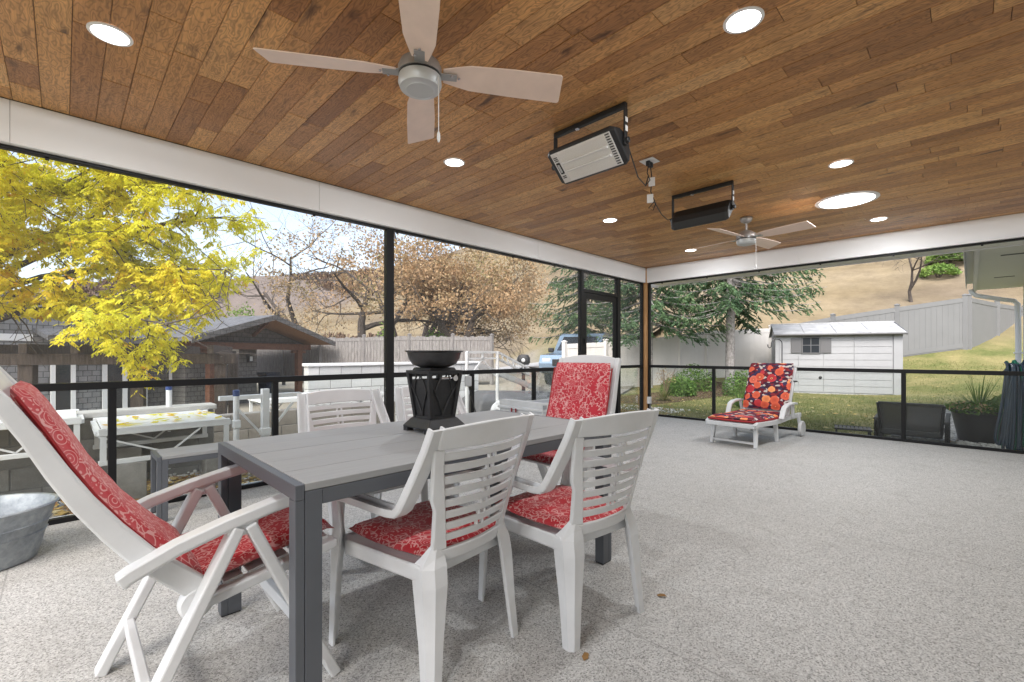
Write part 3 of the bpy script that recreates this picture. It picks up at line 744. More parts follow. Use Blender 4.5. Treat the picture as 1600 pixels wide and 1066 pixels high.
# ---- folding reclining chair (front = +Y), back angle in degrees from the base curve
def recliner(label, loc, rz, turn, size=1.):
    t = thing('reclining_chair', label, 'chair', loc, rz, 'white folding reclining chairs')
    m = 'resin'
    for s in (-1, 1):
        x = s * .283
        MB().sweep([(x, -.275, .515), (x, -.255, .528), (x, -.15, .572), (x, -.03, .606), (x, .1, .634), (x, .2, .65), (x, .258, .655), (x, .272, .65)], [(-.027, -.02), (.027, -.02), (.027, .012), (.02, .019), (-.02, .019), (-.027, .012)][::-1]).build('armrest', m, t, smooth=True, bevel=.004)
        lg = MB().bar((x, .0, .592), (x, -.29, .0), .034, .062, (1, 0, 0), .034, .058); lg.build('leg', m, t, bevel=.006)
        MB().bar((x, .03, .595), (x, .30, .0), .034, .062, (1, 0, 0), .034, .055).build('leg', m, t, bevel=.006)
        MB().box((x, .012, .586), (.035, .085, .045)).build('leg_bracket', m, t, bevel=.008)
        # seat rail
        MB().bar((s * .243, -.115, .372), (s * .243, .32, .447), .03, .056, (1, 0, 0)).build('seat_rail', m, t, bevel=.006)
        pv = MB().lathe([(.043, -.022), (.046, -.012), (.046, .012), (.04, .02)], 24); o = pv.build('pivot', m, t, smooth=True)
        o.matrix_local = Matrix.Translation((s * .246, -.1, .385)) @ Matrix.Rotation(R(90), 4, 'Y')
    MB().bar((-.266, -.212, .15), (.266, -.212, .15), .045, .028, (0, 1, 0)).build('stretcher', m, t, bevel=.005)
    MB().bar((-.266, .228, .16), (.266, .228, .16), .045, .028, (0, 1, 0)).build('stretcher', m, t, bevel=.005)
    for i in range(6):
        f = (i + .5) / 6; MB().box((0, lerp(-.10, .31, f), lerp(.392, .462, f)), (.456, .055, .012), rot=Matrix.Rotation(R(10), 3, 'X')).build('seat_slat', m, t, bevel=.003)
    # back frame in the YZ plane about the pivot
    pv = V((0, -.1, .385))
    curve = [(.012, .032), (-.05, .095), (-.12, .168), (-.187, .258), (-.245, .348), (-.292, .435), (-.338, .53), (-.386, .618), (-.44, .70)]
    curve = [(a * size, b * size) for a, b in curve]
    rm = Matrix.Rotation(R(-turn), 3, 'X')
    def bp(x, i, off=0.):
        a, b = curve[i]
        d = V((0, curve[min(i + 1, 8)][0] - curve[max(i - 1, 0)][0], curve[min(i + 1, 8)][1] - curve[max(i - 1, 0)][1])).normalized()
        nrm = V((0, d.z, -d.y))
        return pv + rm @ (V((x, a, b)) + nrm * off)
    wid = [.032, .031, .029, .027, .025, .023, .020, .018, .015]
    for s in (-1, 1):
        rings = []
        for i in range(9):
            xo, xi = s * .262, s * .226
            rings.append([bp(xo, i, -wid[i]), bp(xo, i, wid[i]), bp(xi, i, wid[i]), bp(xi, i, -wid[i])])
        MB().loft(rings).build('back_rail', m, t, bevel=.006, smooth=True)
    rings = []
    for k in range(13):
        x = lerp(-.2255, .2255, k / 12); arch = .022 * (1 - (2 * k / 12 - 1) ** 2)
        up = rm @ V((0, -.4, .9)).normalized() * arch
        rings.append([bp(x, 7, -.02) , bp(x, 8, -.018) + up, bp(x, 8, .012) + up, bp(x, 7, .01)])
    MB().loft(rings).build('top_rail', m, t, smooth=True, bevel=.005)
    for i in range(1, 7):
        a = [[bp(x, i, -.008), bp(x, i, .004), bp(x, i + 1, .004) * .86 + bp(x, i, .004) * .14, bp(x, i + 1, -.008) * .86 + bp(x, i, -.008) * .14] for x in (-.2255, .2255)]
        MB().loft(a).build('back_slat', m, t, bevel=.003)
    return t, bp
def recliner_cushion(label, loc, rz, bp, mat, top=8, lift=.0, bw=.44):
    t = thing('chair_cushion', label, 'cushion', loc, rz, 'red bandana chair cushions')
    # back pad follows the back curve
    rows = []
    nx = 16; th = .048
    def pad(path, name, w0, w1):
        # path: list of (point, normal)
        n = len(path); vs, fs = [], []
        for sd in (1, -1):
            for j, (p, nr) in enumerate(path):
                v = 2 * j / (n - 1) - 1
                for i in range(nx + 1):
                    u = 2 * i / nx - 1; k = max(abs(u), abs(v)); e = max(0., 1 - k ** 6) ** .5
                    w = lerp(w0, w1, j / (n - 1)) / 2 * math.sqrt(max(.0, 1 - .10 * v ** 6))
                    quilt = 1 - .10 * abs(math.sin(v * 7.2)) ** 6
                    vs.append(p + V((u * w, 0, 0)) + nr * (th / 2 + sd * th / 2 * e * quilt + .002))
        N = n * (nx + 1)
        for sd in (0, 1):
            for j in range(n - 1):
                for i in range(nx):
                    a = sd * N + j * (nx + 1) + i; q = (a, a + 1, a + nx + 2, a + nx + 1); fs.append(q if sd else q[::-1])
        mb = MB(); mb.add(vs, fs); return weld(mb.build(name, mat, t, smooth=True))
    path = []
    for j in range(37):
        f = j / 36 * (top - .15) + .15; i = min(7, int(f)); g = f - i
        a = bp(0, i, .005 + lift) * (1 - g) + bp(0, i + 1, .005 + lift) * g; b = bp(0, i, .05 + lift) * (1 - g) + bp(0, i + 1, .05 + lift) * g
        path.append((a, (b - a).normalized()))
    pad(path, 'back_pad', bw, bw - .01)
    sp = []
    for j in range(21):
        f = j / 20; sp.append((V((0, lerp(-.115, .335, f), lerp(.399, .474, f) - .02 * max(0, (f - .93) / .07) ** 2)), V((0, -.17, .985)).normalized()))
    pad(sp, 'seat_pad', .455, .46)
    pp = [bp(-.222 * bw / .44, i, .028 + lift) for i in range(1, int(top) + 1)]
    MB().tube(pp, .005, 6).build('piping', 'red_piping', t, smooth=True)
    MB().tube([V((-p.x, p.y, p.z)) for p in pp], .005, 6).build('piping', 'red_piping', t, smooth=True)
    return t
rA = (2.39, -7.285, 0); rB = (2.33, -5.315, 0)
t, bp = recliner('white folding recliner tilted back at the near end of the table', rA, 0, 0)
recliner_cushion('long red bandana cushion on the recliner tilted back at the left', rA, 0, bp, 'bandana', 7.25, -.002)
t, bp = recliner('white folding recliner upright at the far end of the table', rB, R(180), 14, .90)
recliner_cushion('faded red bandana cushion on the upright recliner at the far table end', rB, R(180), bp, 'bandana2', 7.4, .03, .49)

# ---- tabletop fire column
fc = thing('fire_column', 'black iron tabletop fire column with bowl on the dining table', 'fire column', (2.36, -6.34, .7405))
def sq(h, z, ch=0.): return [(-h, -h, z), (h, -h, z), (h, h, z), (-h, h, z)]
MB().loft([sq(.112, .018), sq(.112, .026), sq(.084, .062), sq(.078, .066)]).build('base', 'iron', fc, bevel=.004)
for sx in (-1, 1):
    for sy in (-1, 1): MB().box((sx * .092, sy * .092, .009), (.036, .036, .018)).build('foot', 'iron', fc)
zb, zt, hb, ht = .0665, .300, .071, .098
for sx in (-1, 1):
    for sy in (-1, 1):
        MB().bar((sx * (hb - .006), sy * (hb - .006), zb), (sx * (ht - .006), sy * (ht - .006), zt), .02, .02, (sx, 0, 0)).build('corner_bar', 'iron', fc, bevel=.002)
MB().loft([sq(hb * .92, zb + .004), sq(ht * .88, zt - .045)]).build('burner_box', 'iron', fc)
MB().loft([sq(ht + .002, zt - .016), sq(ht + .004, zt), sq(ht * .8, zt + .0005), sq(ht * .74, zt + .014)]).build('top_frame', 'iron', fc, bevel=.002)
for k in range(4):
    m = Matrix.Rotation(R(90 * k), 4, 'Z')
    def fp(u, f): # on the tapered face
        h = lerp(hb, ht, f); return m @ V((u * (h - .012), -h + .003, lerp(zb, zt, f)))
    for s in (-1, 1):
        p = [fp(s * .02, 0.03), fp(s * .12, .16), fp(s * .42, .36), fp(s * .72, .55), fp(s * .50, .72), fp(s * .28, .86), fp(s * .24, .95)]
        MB().tube(p, .0042, 6).build('scroll_bar', 'iron', fc, smooth=True)
        MB().tube([fp(s * .72, .55), fp(s * .98, .70)], .0035, 6).build('scroll_bar', 'iron', fc, smooth=True)
    MB().bar(fp(-1, .02), fp(1, .02), .008, .012).build('face_rail', 'iron', fc)
MB().lathe([(.014, -.012), (.016, 0), (.014, .012)], 16).build('valve_knob', 'steel', fc, smooth=True).matrix_local = Matrix.Translation((.096, .052, .262)) @ Matrix.Rotation(R(90), 4, 'Y')
MB().tube([(.085, -.02, .262), (.088, .045, .262)], .006, 8).build('valve', 'steel', fc, smooth=True)
MB().lathe([(.03, zt + .0145), (.074, zt + .016), (.108, zt + .03), (.126, zt + .058), (.134, zt + .088), (.146, zt + .094), (.146, zt + .098), (.131, zt + .094), (.12, zt + .06), (.09, zt + .032), (.004, zt + .026)], 48).build('bowl', 'bowl', fc, smooth=True)

# ---- deck box
db = thing('deck_box', 'grey plastic deck storage box with recessed lid against the glass railing', 'storage box', (.56, -3.2, 0))
w, l, h = .70, 1.36, .47
MB().loft([[(x * k * w / 2, y * k * l / 2, z) for x, y in ((-1, -1), (1, -1), (1, 1), (-1, 1))] for k, z in ((.95, .0), (.97, .02), (1., h))]).build('body', 'resin', db, bevel=.01)
for i in range(3): MB().box((w / 2 + .002, -.45 + .45 * i, .24), (.006, .40, .34)).build('panel', 'resin', db, bevel=.004)
lid = MB()
lid.loft([[(x * (w / 2 + a), y * (l / 2 + a), z) for x, y in ((-1, -1), (1, -1), (1, 1), (-1, 1))] for a, z in ((.012, h + .001), (.016, h + .006), (.016, h + .03), (.006, h + .04))])
lo = lid.build('lid', 'resin', db, bevel=.006)
rim = MB()
for s in (-1, 1):
    n = 13; rings = []
    for k in range(n):
        f = k / (n - 1); y = lerp(-l / 2, l / 2, f); z = h + .075 + .03 * math.cos(math.pi * min(1, f * 2.2)) * (1 if f < .46 else -1 if False else 0) if f < .455 else h + .045
        rings.append([(s * (w / 2 - .05), y, h + .0405), (s * (w / 2), y, h + .0405), (s * (w / 2), y, z), (s * (w / 2 - .05), y, z)])
    rim.loft(rings)
rim.span((-w / 2 + .0505, -l / 2, h + .0405), (w / 2 - .0505, -l / 2 + .06, h + .105))
rim.build('lid_rim', 'resin', lo, bevel=.006)
MB().span((-w / 2 + .06, -l / 2 + .07, h + .0405), (w / 2 - .06, l / 2 - .05, h + .046)).build('lid_recess', 'resin_dark', lo)
MB().box((w / 2 + .018, -l / 2 + .02, h + .06), (.02, .05, .045)).build('lid_hinge', 'resin_dark', lo, bevel=.003)
for i in (0, 1): MB().box((-.12 + i * .07, -l / 2 - .019, h - .02), (.02, .004, .07)).build('strap', 'strap', db)

# ---- chaise lounge (foot end = -Y)
ch = thing('chaise_lounge', 'white resin chaise lounge with wheels by the garden opening', 'lounger', (2.25, -1.15, 0), R(-4.5))
for s in (-1, 1):
    x = s * .285
    MB().sweep([(x, -.74, .262), (x, -.70, .285), (x, -.3, .27), (x, .0, .268), (x, .3, .285), (x, .75, .285)], [(-.022, -.03), (.022, -.03), (.022, .03), (-.022, .03)][::-1]).build('side_rail', 'resin', ch, bevel=.008)
    MB().bar((s * .25, -.62, .24), (s * .265, -.66, 0), .045, .05, (0, 1, 0), .038, .04).build('leg', 'resin', ch, bevel=.006)
    MB().bar((s * .25, -.02, .245), (s * .262, .0, 0), .045, .055, (0, 1, 0), .038, .045).build('leg', 'resin', ch, bevel=.006)
    o = MB().lathe([(.02, -.018), (.095, -.02), (.105, -.012), (.105, .012), (.095, .02), (.02, .018)], 24).build('wheel', 'resin', ch, smooth=True)
    o.matrix_local = Matrix.Translation((s * .325, .70, .106)) @ Matrix.Rotation(R(90), 4, 'Y')
    MB().bar((s * .32, .67, .10), (s * .30, .64, .30), .03, .06, (0, 1, 0)).build('wheel_bracket', 'resin', ch, bevel=.006)
    MB().sweep([(s * .335, -.06, .30), (s * .338, -.02, .38), (s * .34, .02, .44), (s * .342, .12, .47), (s * .344, .30, .48), (s * .344, .40, .47)], [(-.03, -.014), (.03, -.014), (.03, .014), (-.03, .014)][::-1]).build('armrest', 'resin', ch, smooth=True, bevel=.006)
    MB().bar((s * .335, .33, .47), (s * .32, .38, .28), .035, .035, (0, 1, 0)).build('arm_post', 'resin', ch, bevel=.006)
MB().bar((-.26, -.655, .055), (.26, -.655, .055), .025, .022, (0, 1, 0)).build('stretcher', 'resin', ch)
MB().bar((-.26, .0, .075), (.26, .0, .075), .025, .022, (0, 1, 0)).build('stretcher', 'resin', ch)
MB().bar((-.29, -.745, .268), (.29, -.745, .268), .045, .055).build('foot_rail', 'resin', ch, bevel=.01)
for i in range(10): MB().box((0, -.66 + i * .105, .287), (.52, .075, .014)).build('deck_slat', 'resin', ch, bevel=.003)
BA = R(24)
def bk(x, d, off): return V((x, .30 + d * math.sin(BA) - off * math.cos(BA), .30 + d * math.cos(BA) + off * math.sin(BA)))
for s in (-1, 1): MB().bar(bk(s * .275, 0, -.01), bk(s * .275, .70, -.01), .04, .05, (1, 0, 0)).build('back_rail', 'resin', ch, bevel=.01)
for i in range(7): MB().bar(bk(-.25, .08 + i * .095, -.005), bk(.25, .08 + i * .095, -.005), .07, .014, (0, -1, .4)).build('back_slat', 'resin', ch)
MB().bar(bk(-.27, .70, -.01), bk(.27, .70, -.01), .05, .05).build('back_top', 'resin', ch, bevel=.012)
MB().box(bk(.31, .50, 0), (.05, .025, .02)).build('knob', 'dark_plastic', ch, bevel=.004)
cc = thing('lounger_cushion', 'padded cushion with orange and red poppies on the chaise lounge', 'cushion', (2.25, -1.15, 0), R(-4.5))
path = [(V((0, lerp(-.735, .27, j / 24), .303 - .014 * math.sin(j / 24 * 3.1))), V((0, 0, 1))) for j in range(25)]
def qpad(path, name, w, mat, par, th=.06, nx=16, q=5.):
    n = len(path); vs, fs = [], []
    for sd in (1, -1):
        for j, (p, nr) in enumerate(path):
            v = 2 * j / (n - 1) - 1
            for i in range(nx + 1):
                u = 2 * i / nx - 1; k = max(abs(u), abs(v)); e = max(0., 1 - k ** 6) ** .5
                quilt = 1 - .22 * abs(math.sin(v * q)) ** 8
                vs.append(p + V((u * w / 2 * math.sqrt(1 - .1 * v ** 8), 0, 0)) + nr * (th / 2 + sd * th / 2 * e * quilt + .002))
    N = n * (nx + 1)
    for sd in (0, 1):
        for j in range(n - 1):
            for i in range(nx):
                a = sd * N + j * (nx + 1) + i; qd = (a, a + 1, a + nx + 2, a + nx + 1); fs.append(qd if sd else qd[::-1])
    mb = MB(); mb.add(vs, fs); return weld(mb.build(name, mat, par, smooth=True))
qpad(path, 'seat_pad', .56, 'floral', cc, .07)
path = [(bk(0, lerp(.06, .74, j / 24), .012), V((0, -math.cos(BA), math.sin(BA)))) for j in range(25)]
qpad(path, 'back_pad', .57, 'floral', cc, .075)
MB().tube([(-.27, -.742, .322), (-.1, -.752, .318), (.1, -.752, .318), (.27, -.742, .322), (.283, -.6, .322), (.284, -.2, .31), (.28, .2, .315)], .012, 8).build('piping', 'red_piping', cc, smooth=True)

# ---- galvanised tub
tb = thing('galvanised_tub', 'oval galvanised metal wash tub on the deck beside the tilted recliner', 'tub', (.56, -8.05, 0))
MB().lathe([(.235, .0), (.245, .006), (.25, .03), (.275, .145), (.281, .15), (.275, .155), (.288, .2), (.294, .205), (.29, .21), (.308, .285), (.318, .288), (.322, .296), (.316, .303), (.304, .30), (.27, .15), (.24, .02), (.01, .015)], 64, sx=.9, sy=1.16).build('tub_body', 'galv', tb, smooth=True)
MB().tube([(.02, .365, .25), (.0, .385, .25), (-.06, .385, .235), (-.08, .365, .25)], .007, 8).build('handle', 'galv', tb, smooth=True)
# ---- small debris on deck
for i, (x, y, a, lab) in enumerate([(3.25, -5.70, .4, 'curled brown leaf on the deck right of the far resin chair'), (3.256, -6.295, 1.9, 'pale brown leaf on the deck in front of the two resin chairs')]):
    pts = [(-.022, 0, .002), (-.008, .012, .006), (.012, .009, .010), (.024, 0, .004), (.012, -.009, .009), (-.008, -.012, .005)]
    m = Matrix.Rotation(a, 3, 'Z')
    mb = MB(); mb.loft([[m @ V(p) for p in pts], [m @ (V(p) + V((0, 0, .0012))) for p in pts]], tone=(.35, .5, .5))
    tag(mb.build('fallen_leaf', 'dead_leaf', loc=(x, y, 0)), lab, 'leaf')
# ================================================================== TERRAIN
def cw(X, Y):      # survey coordinates (metres right / ahead of the porch axis) to world
    return (4.256 + X * .70338 - Y * .71081, -7.667 + X * .71081 + Y * .70338)
CTRL = [(-.6, -9.5, -.15), (-.6, -4, -.15), (-.6, 0, -.15), (1, .6, -.15), (3, .6, -.15), (5, .6, -.15), (8, -4, -.15), (3, -12, -.15), (-1.5, -8, -.15), (-1.5, -5, -.15), (-2, -2, -.15), (-4, -3, -.25), (2, 3, -.12), (4.4, 2, -.13)]
for X, Y, z in [(-10, 12, -.7), (-12, 16, -.8), (-8, 18, -.7), (-16, 12, -.8), (-6, 9, -.5), (-5.7, 20, -.25), (-1, 21, -.1), (3, 18, -.1), (2, 15.5, -.12), (5, 16.5, -.05), (0, 25, .05), (0, 45, .25), (-20, 30, -.3), (-20, 45, .2), (8, 32, .9), (7.47, 17.5, .2),
                (9.8, 17.15, .3), (13, 16.7, .85), (16.17, 16.2, 1.32), (8.4, 14.6, -.07), (11.3, 13.2, -.07), (9.6, 15.5, -.05), (10, 10, -.12), (14, 12.8, .35), (12.6, 14.6, .15), (20, 16, 1.4), (12, 24, 3.0), (18, 24, 4.5), (20, 30, 7.), (12, 32, 5.5), (30, 40, 15),
                (-60, 60, 2.), (-30, 60, 2), (0, 60, 4.5), (0, 90, 17), (30, 60, 24), (60, 60, 30), (60, 90, 46), (30, 90, 36), (0, 120, 32), (0, 150, 40), (-30, 90, 10), (-60, 90, 9), (-45, 120, 22), (-70, 120, 22), (-100, 120, 21), (-45, 160, 24), (60, 150, 60), (-100, 60, 4),
                (-100, 220, 24), (0, 220, 44), (100, 220, 70), (100, 60, 38), (0, -60, 0), (60, 0, 4), (-60, 0, -1), (60, -40, 1), (-60, -40, -1), (-120, 0, 0), (0, -150, 0), (150, 0, 10), (200, 200, 80), (-250, 100, 18), (-250, -100, 0), (250, -100, 5)]:
    x, y = cw(X, Y); CTRL.append((x, y, z))
cp_ = np.array(CTRL); N_ = len(cp_)
A_ = np.linalg.norm(cp_[:, None, :2] - cp_[None, :, :2], axis=2)
A2_ = np.zeros((N_ + 3, N_ + 3)); A2_[:N_, :N_] = A_ + 0.0 * np.eye(N_); A2_[:N_, N_:] = np.c_[np.ones(N_), cp_[:, :2]]; A2_[N_:, :N_] = A2_[:N_, N_:].T
w_ = np.linalg.solve(A2_, np.r_[cp_[:, 2], 0, 0, 0])
def hz(x, y):
    x = np.atleast_1d(np.asarray(x, float)); y = np.atleast_1d(np.asarray(y, float))
    d = np.sqrt((x[:, None] - cp_[None, :, 0]) ** 2 + (y[:, None] - cp_[None, :, 1]) ** 2)
    return d @ w_[:N_] + w_[N_] + w_[N_ + 1] * x + w_[N_ + 2] * y
def gz(x, y): return float(hz(x, y)[0])
def terrain():
    na, rad = 240, [0.5]
    while rad[-1] < 380: rad.append(rad[-1] * 1.047 + .05)
    cx, cy = 2., -3.
    xs, ys = [cx], [cy]
    for r in rad:
        for k in range(na):
            a = 2 * math.pi * k / na; xs.append(cx + r * math.cos(a)); ys.append(cy + r * math.sin(a))
    z = hz(xs, ys); vs = []
    cov = np.zeros((len(xs), 4), dtype=np.float32); cov[:, 3] = 1
    for i, (x, y) in enumerate(zip(xs, ys)):
        dx, dy = x - 4.256, y + 7.667; X = dx * .70338 + dy * .71081; Y = -dx * .71081 + dy * .70338
        r = math.hypot(X, Y)
        rough = min(1, max(0, (r - 30) / 60)); zz = z[i] + rough * 2.2 * (noise.noise(V((x * .035, y * .035, 0))) + .4 * noise.noise(V((x * .1, y * .1, 3))))
        vs.append((x, y, zz))
        beyond = (Y - 17.4 if X < 8 else Y - (17.4 - .149 * (X - 7.5)))
        hill = min(1, max(0, (r - 40) / 8)) if X < 6 else min(1, max(0, beyond / 3))
        grav = 1. if (x < -.1 and X < 1.5 and r < 45) else 0.
        if x < -.1 and X >= 1.5 and X < 3.5 and r < 45: grav = (3.5 - X) / 2
        if 3.4 < x < 5.4 and -.5 < y < 5.2: grav = 1
        sc = min(1, max(0, (-X - 18) / 20)) * min(1, max(0, (r - 95) / 12))
        cov[i, :3] = (hill, grav, sc)
    fs = [(0, 1 + k, 1 + (k + 1) % na) for k in range(na)]
    for j in range(len(rad) - 1):
        for k in range(na):
            a, b = 1 + j * na + k, 1 + j * na + (k + 1) % na
            fs.append((a, a + na, b + na, b))
    me = bpy.data.meshes.new('ground'); me.from_pydata(vs, [], fs)
    at = me.color_attributes.new('cover', 'FLOAT_COLOR', 'POINT'); at.data.foreach_set('color', cov.ravel())
    return struct(link('ground', me, 'terrain', smooth=True))
terrain()

def scatter(name, n, region, geo, mat, seed, tones=(0, 1), par=None):
    rg = random.Random(seed); mb = MB(); pts = []
    while len(pts) < n:
        p = region(rg)
        if p is not None: pts.append(p)
    zs = hz([p[0] for p in pts], [p[1] for p in pts])
    for (x, y), z in zip(pts, zs): geo(mb, x, y, z, rg, rg.uniform(*tones))
    return stuff(mb.build(name, mat, par))
def blade(mb, x, y, z, rg, t):
    a = rg.uniform(0, 6.28); h = rg.uniform(.02, .05); w = rg.uniform(.004, .008); l = rg.uniform(.0, .035)
    dx, dy = math.cos(a), math.sin(a)
    t2 = .5 + .5 * noise.noise(V((x * .9, y * .9, 0))) + .35 * (t - .5)
    mb.add([(x - dy * w, y + dx * w, z - .01), (x + dy * w, y - dx * w, z - .01), (x + dx * l, y + dy * l, z + h)], [(0, 1, 2)], (min(1, max(0, t2)),) * 3)
def lawn_region(rg):
    x, y = rg.uniform(-4, 5.5), .25 + 13.5 * rg.random() ** 1.6
    if x > 3.35 and y < 5.3: return None
    if x < -2.9 + (y - 5) * .1: return None
    if -1.2 < x and x < 3 and 8.6 < y < 11.6 and (y - 8.6) > (x + .2) * .35 + .0 and y < 11.2: return None
    return x, y
stuff_g = scatter('lawn_grass', 60000, lawn_region, blade, 'grass_blade', 3); tag(stuff_g, 'short patchy lawn grass between the deck and the shed', 'grass')
def oval_leaf(mb, x, y, z, rg, t, s=.03, up=.008):
    a = rg.uniform(0, 6.28); c, d = math.cos(a), math.sin(a); k = s * rg.uniform(.6, 1.3); h = [rg.uniform(0, .02) for _ in range(4)]
    P = [(-1, 0), (-.2, .5), (1, 0), (-.1, -.5)]
    mb.add([(x + k * (p * c - q * d), y + k * (p * d + q * c), z + up + h[i]) for i, (p, q) in enumerate(P)], [(0, 1, 2, 3)], (t,) * 3)
o = scatter('fallen_leaves', 500, lawn_region, lambda *a: oval_leaf(*a, s=.04, up=.03), 'dead_leaf', 5, (.6, 1)); tag(o, 'yellow leaves scattered over the lawn', 'leaves')
o = scatter('leaf_litter', 7000, lambda rg: (rg.uniform(-1.5, -.22), rg.uniform(-9.4, 1.5)), lambda *a: oval_leaf(*a, s=.045), 'dead_leaf', 6, (.1, 1)); tag(o, 'dry leaf litter on the gravel strip beside the deck', 'leaves')
o = scatter('leaf_litter', 3000, lambda rg: (rg.gauss(-4.5, 1.6), rg.gauss(1.6, 1.0)), lambda *a: oval_leaf(*a, s=.06), 'dead_leaf', 8, (0, .6)); tag(o, 'heap of orange-brown leaves on the ground past the white wheel', 'leaves')
def pebble(mb, x, y, z, rg, t, s=None):
    s = s or rg.uniform(.012, .026); a = rg.uniform(0, 6.28); c, d = math.cos(a), math.sin(a)
    P = [(1, 0), (.3, .75), (-.8, .5), (-.9, -.45), (.2, -.8)]
    r0 = [(x + s * (p * c - q * d), y + s * (p * d + q * c), z - .004) for p, q in P]; r1 = [(x + .7 * s * (p * c - q * d), y + .7 * s * (p * d + q * c), z + s * .8) for p, q in P]
    mb.loft([r0, r1], tone=(t,) * 3)
o = scatter('river_gravel', 12000, lambda rg: (rg.uniform(3.4, 5.0), rg.uniform(.2, 5.25)), pebble, 'stone', 9); tag(o, 'pale round landscape gravel around the planter', 'gravel')
o = scatter('gravel', 6000, lambda rg: (rg.uniform(-3.6, -.22), rg.uniform(-7, 2.5)), pebble, 'stone', 10, (.3, 1)); tag(o, 'beige gravel strip outside the long railing', 'gravel')
bedp = [cw((u - 800) / 709.5 * d, d) for u, d in ((1020, 13.5), (1060, 14.5), (1100, 15.5), (1150, 14.5))]
def bed(rg):
    x, y = rg.uniform(-4, .6), rg.uniform(2.8, 9.5)
    c = -2.2 + (y - 4) * .12
    return (x, y) if abs(x - c) < .95 else None
def chip(mb, x, y, z, rg, t): mb.box((x, y, z + .012), (rg.uniform(.03, .07), .02, .012), rot=Matrix.Rotation(rg.uniform(0, 3), 3, 'Z') @ Matrix.Rotation(rg.uniform(-.5, .5), 3, 'X'), tone=(t,) * 3)
o = scatter('bark_mulch', 7000, bed, chip, 'mulch', 11); tag(o, 'brown bark mulch of the flower bed along the vinyl fence', 'mulch')
kerb = MB().span((3.3, 5.3, -.25), (5.0, 5.42, -.02)).build('border_stone', 'concrete', bevel=.01); tag(kerb, 'pale concrete edging between the river gravel and the lawn', 'edging')

# road at the foot of the hill
def strip(name, pts, w, mat, lift):
    mb = MB(); r = []
    for i, p in enumerate(pts):
        a, b = V(pts[max(0, i - 1)] + (0,)), V(pts[min(len(pts) - 1, i + 1)] + (0,)); d = (b - a).normalized(); n = V((-d.y, d.x, 0)) * w / 2
        q = V(p + (0,)); l, m2 = q + n, q - n; r.append([(l.x, l.y, max(gz(l.x, l.y), gz(q.x, q.y)) + lift), (m2.x, m2.y, max(gz(m2.x, m2.y), gz(q.x, q.y)) + lift)])
    mb.loft(r, cap=False, closed=False); return mb.build(name, mat)
struct(strip('road', [cw(-30, 38), cw(-15, 37.5), cw(-4, 36), cw(2, 34), cw(6, 31), cw(9, 28)], 4.5, 'concrete', .12))
struct(strip('driveway', [cw(2.6, 34), cw(3.2, 28), cw(3.2, 22), cw(3.0, 17), cw(1.2, 13)], 3.2, 'gravel_path', .05))

# ================================================================== BLOCK WALLS
def block_wall(name, label, p0, p1, z0, courses, mat, cap='concrete', thick=.2, bl=.4, bh=.2, capo=.03):
    L = math.dist(p0, p1); a = math.atan2(p1[1] - p0[1], p1[0] - p0[0])
    t = thing(name, label, 'wall', (p0[0], p0[1], z0), a)
    MB().span((0.012, -thick / 2 + .008, 0), (L - .012, thick / 2 - .008, courses * bh)).build('mortar_core', 'mortar', t)
    rg = random.Random(len(name) + int(L * 10)); cache = {}
    for k in range(courses):
        x = -(bl / 2 if k % 2 else 0)
        while x < L - .03:
            x0, x1 = max(0, x), min(L, x + bl); key = round(x1 - x0, 3)
            if x1 - x0 > .04:
                if key not in cache:
                    o = MB().box((0, 0, 0), (x1 - x0 - .011, thick, bh - .011)).build('block', mat, t, bevel=.004); cache[key] = o.data
                else: o = link('block', cache[key], mat, t, False, .004)
                o.location = ((x0 + x1) / 2, rg.uniform(-.003, .003), (k + .5) * bh)
            x += bl
    if cap: MB().span((-.02, -thick / 2 - capo, courses * bh + .002), (L + .02, thick / 2 + capo, courses * bh + .06)).build('coping', cap, t, bevel=.012)
    return t
block_wall('block_wall', 'grey concrete block retaining wall behind the white dock platforms', (-1.85, -9.8), (-1.85, -6.45), -.3, 4, 'block_grey')
block_wall('block_wall', 'low stained block wall behind the dock posts with blue caps', (-2.45, -6.55), (-2.45, -3.8), -.25, 3, 'block_brown', None)
block_wall('block_wall', 'white painted block wall with white coping behind the dining chairs', (-4.0, -4.62), (-4.0, -.7), -.30, 6, 'block_white', 'white_paint')

# ================================================================== DOCK SECTIONS
def dock(label, x0, x1, y0, y1, z, seed, posts=(), rails=True):
    t = thing('dock_section', label, 'dock', ((x0 + x1) / 2, (y0 + y1) / 2, z - .3), 0, 'white dock sections stored beside the deck')
    w, l = (x1 - x0) / 2, (y1 - y0) / 2; h = .3
    MB().span((-w + .025, -l + .025, h - .02), (w - .025, l - .025, h)).build('platform', 'white_paint', t, bevel=.003)
    for s in (-1, 1):
        MB().span((s * w - .022, -l, h - .055), (s * w + .022, l, h + .004)).build('side_beam', 'white_paint', t, bevel=.004)
        MB().span((s * w - .018, -l, .0), (s * w + .018, l, .04)).build('lower_chord', 'white_paint', t, bevel=.004)
        n = max(2, int(2 * l / .36))
        for k in range(n):
            ya, yb = -l + 2 * l * k / n, -l + 2 * l * (k + 1) / n
            a, b = ((s * w, ya, .045), (s * w, (ya + yb) / 2, h - .06)) if k % 2 else ((s * w, ya, h - .06), (s * w, yb, .045))
            MB().bar(a, b, .014, .014).build('truss_web', 'white_paint', t)
        MB().span((s * w - .016, -l + .01, .04), (s * w + .016, -l + .05, h - .055)).build('upright', 'white_paint', t)
        MB().span((s * w - .016, l - .05, .04), (s * w + .016, l - .01, h - .055)).build('upright', 'white_paint', t)
    for s in (-1, 1): MB().span((-w + .023, s * l - .02, h - .055), (w - .023, s * l + .02, h - .0205)).build('end_beam', 'white_paint', t)
    return t
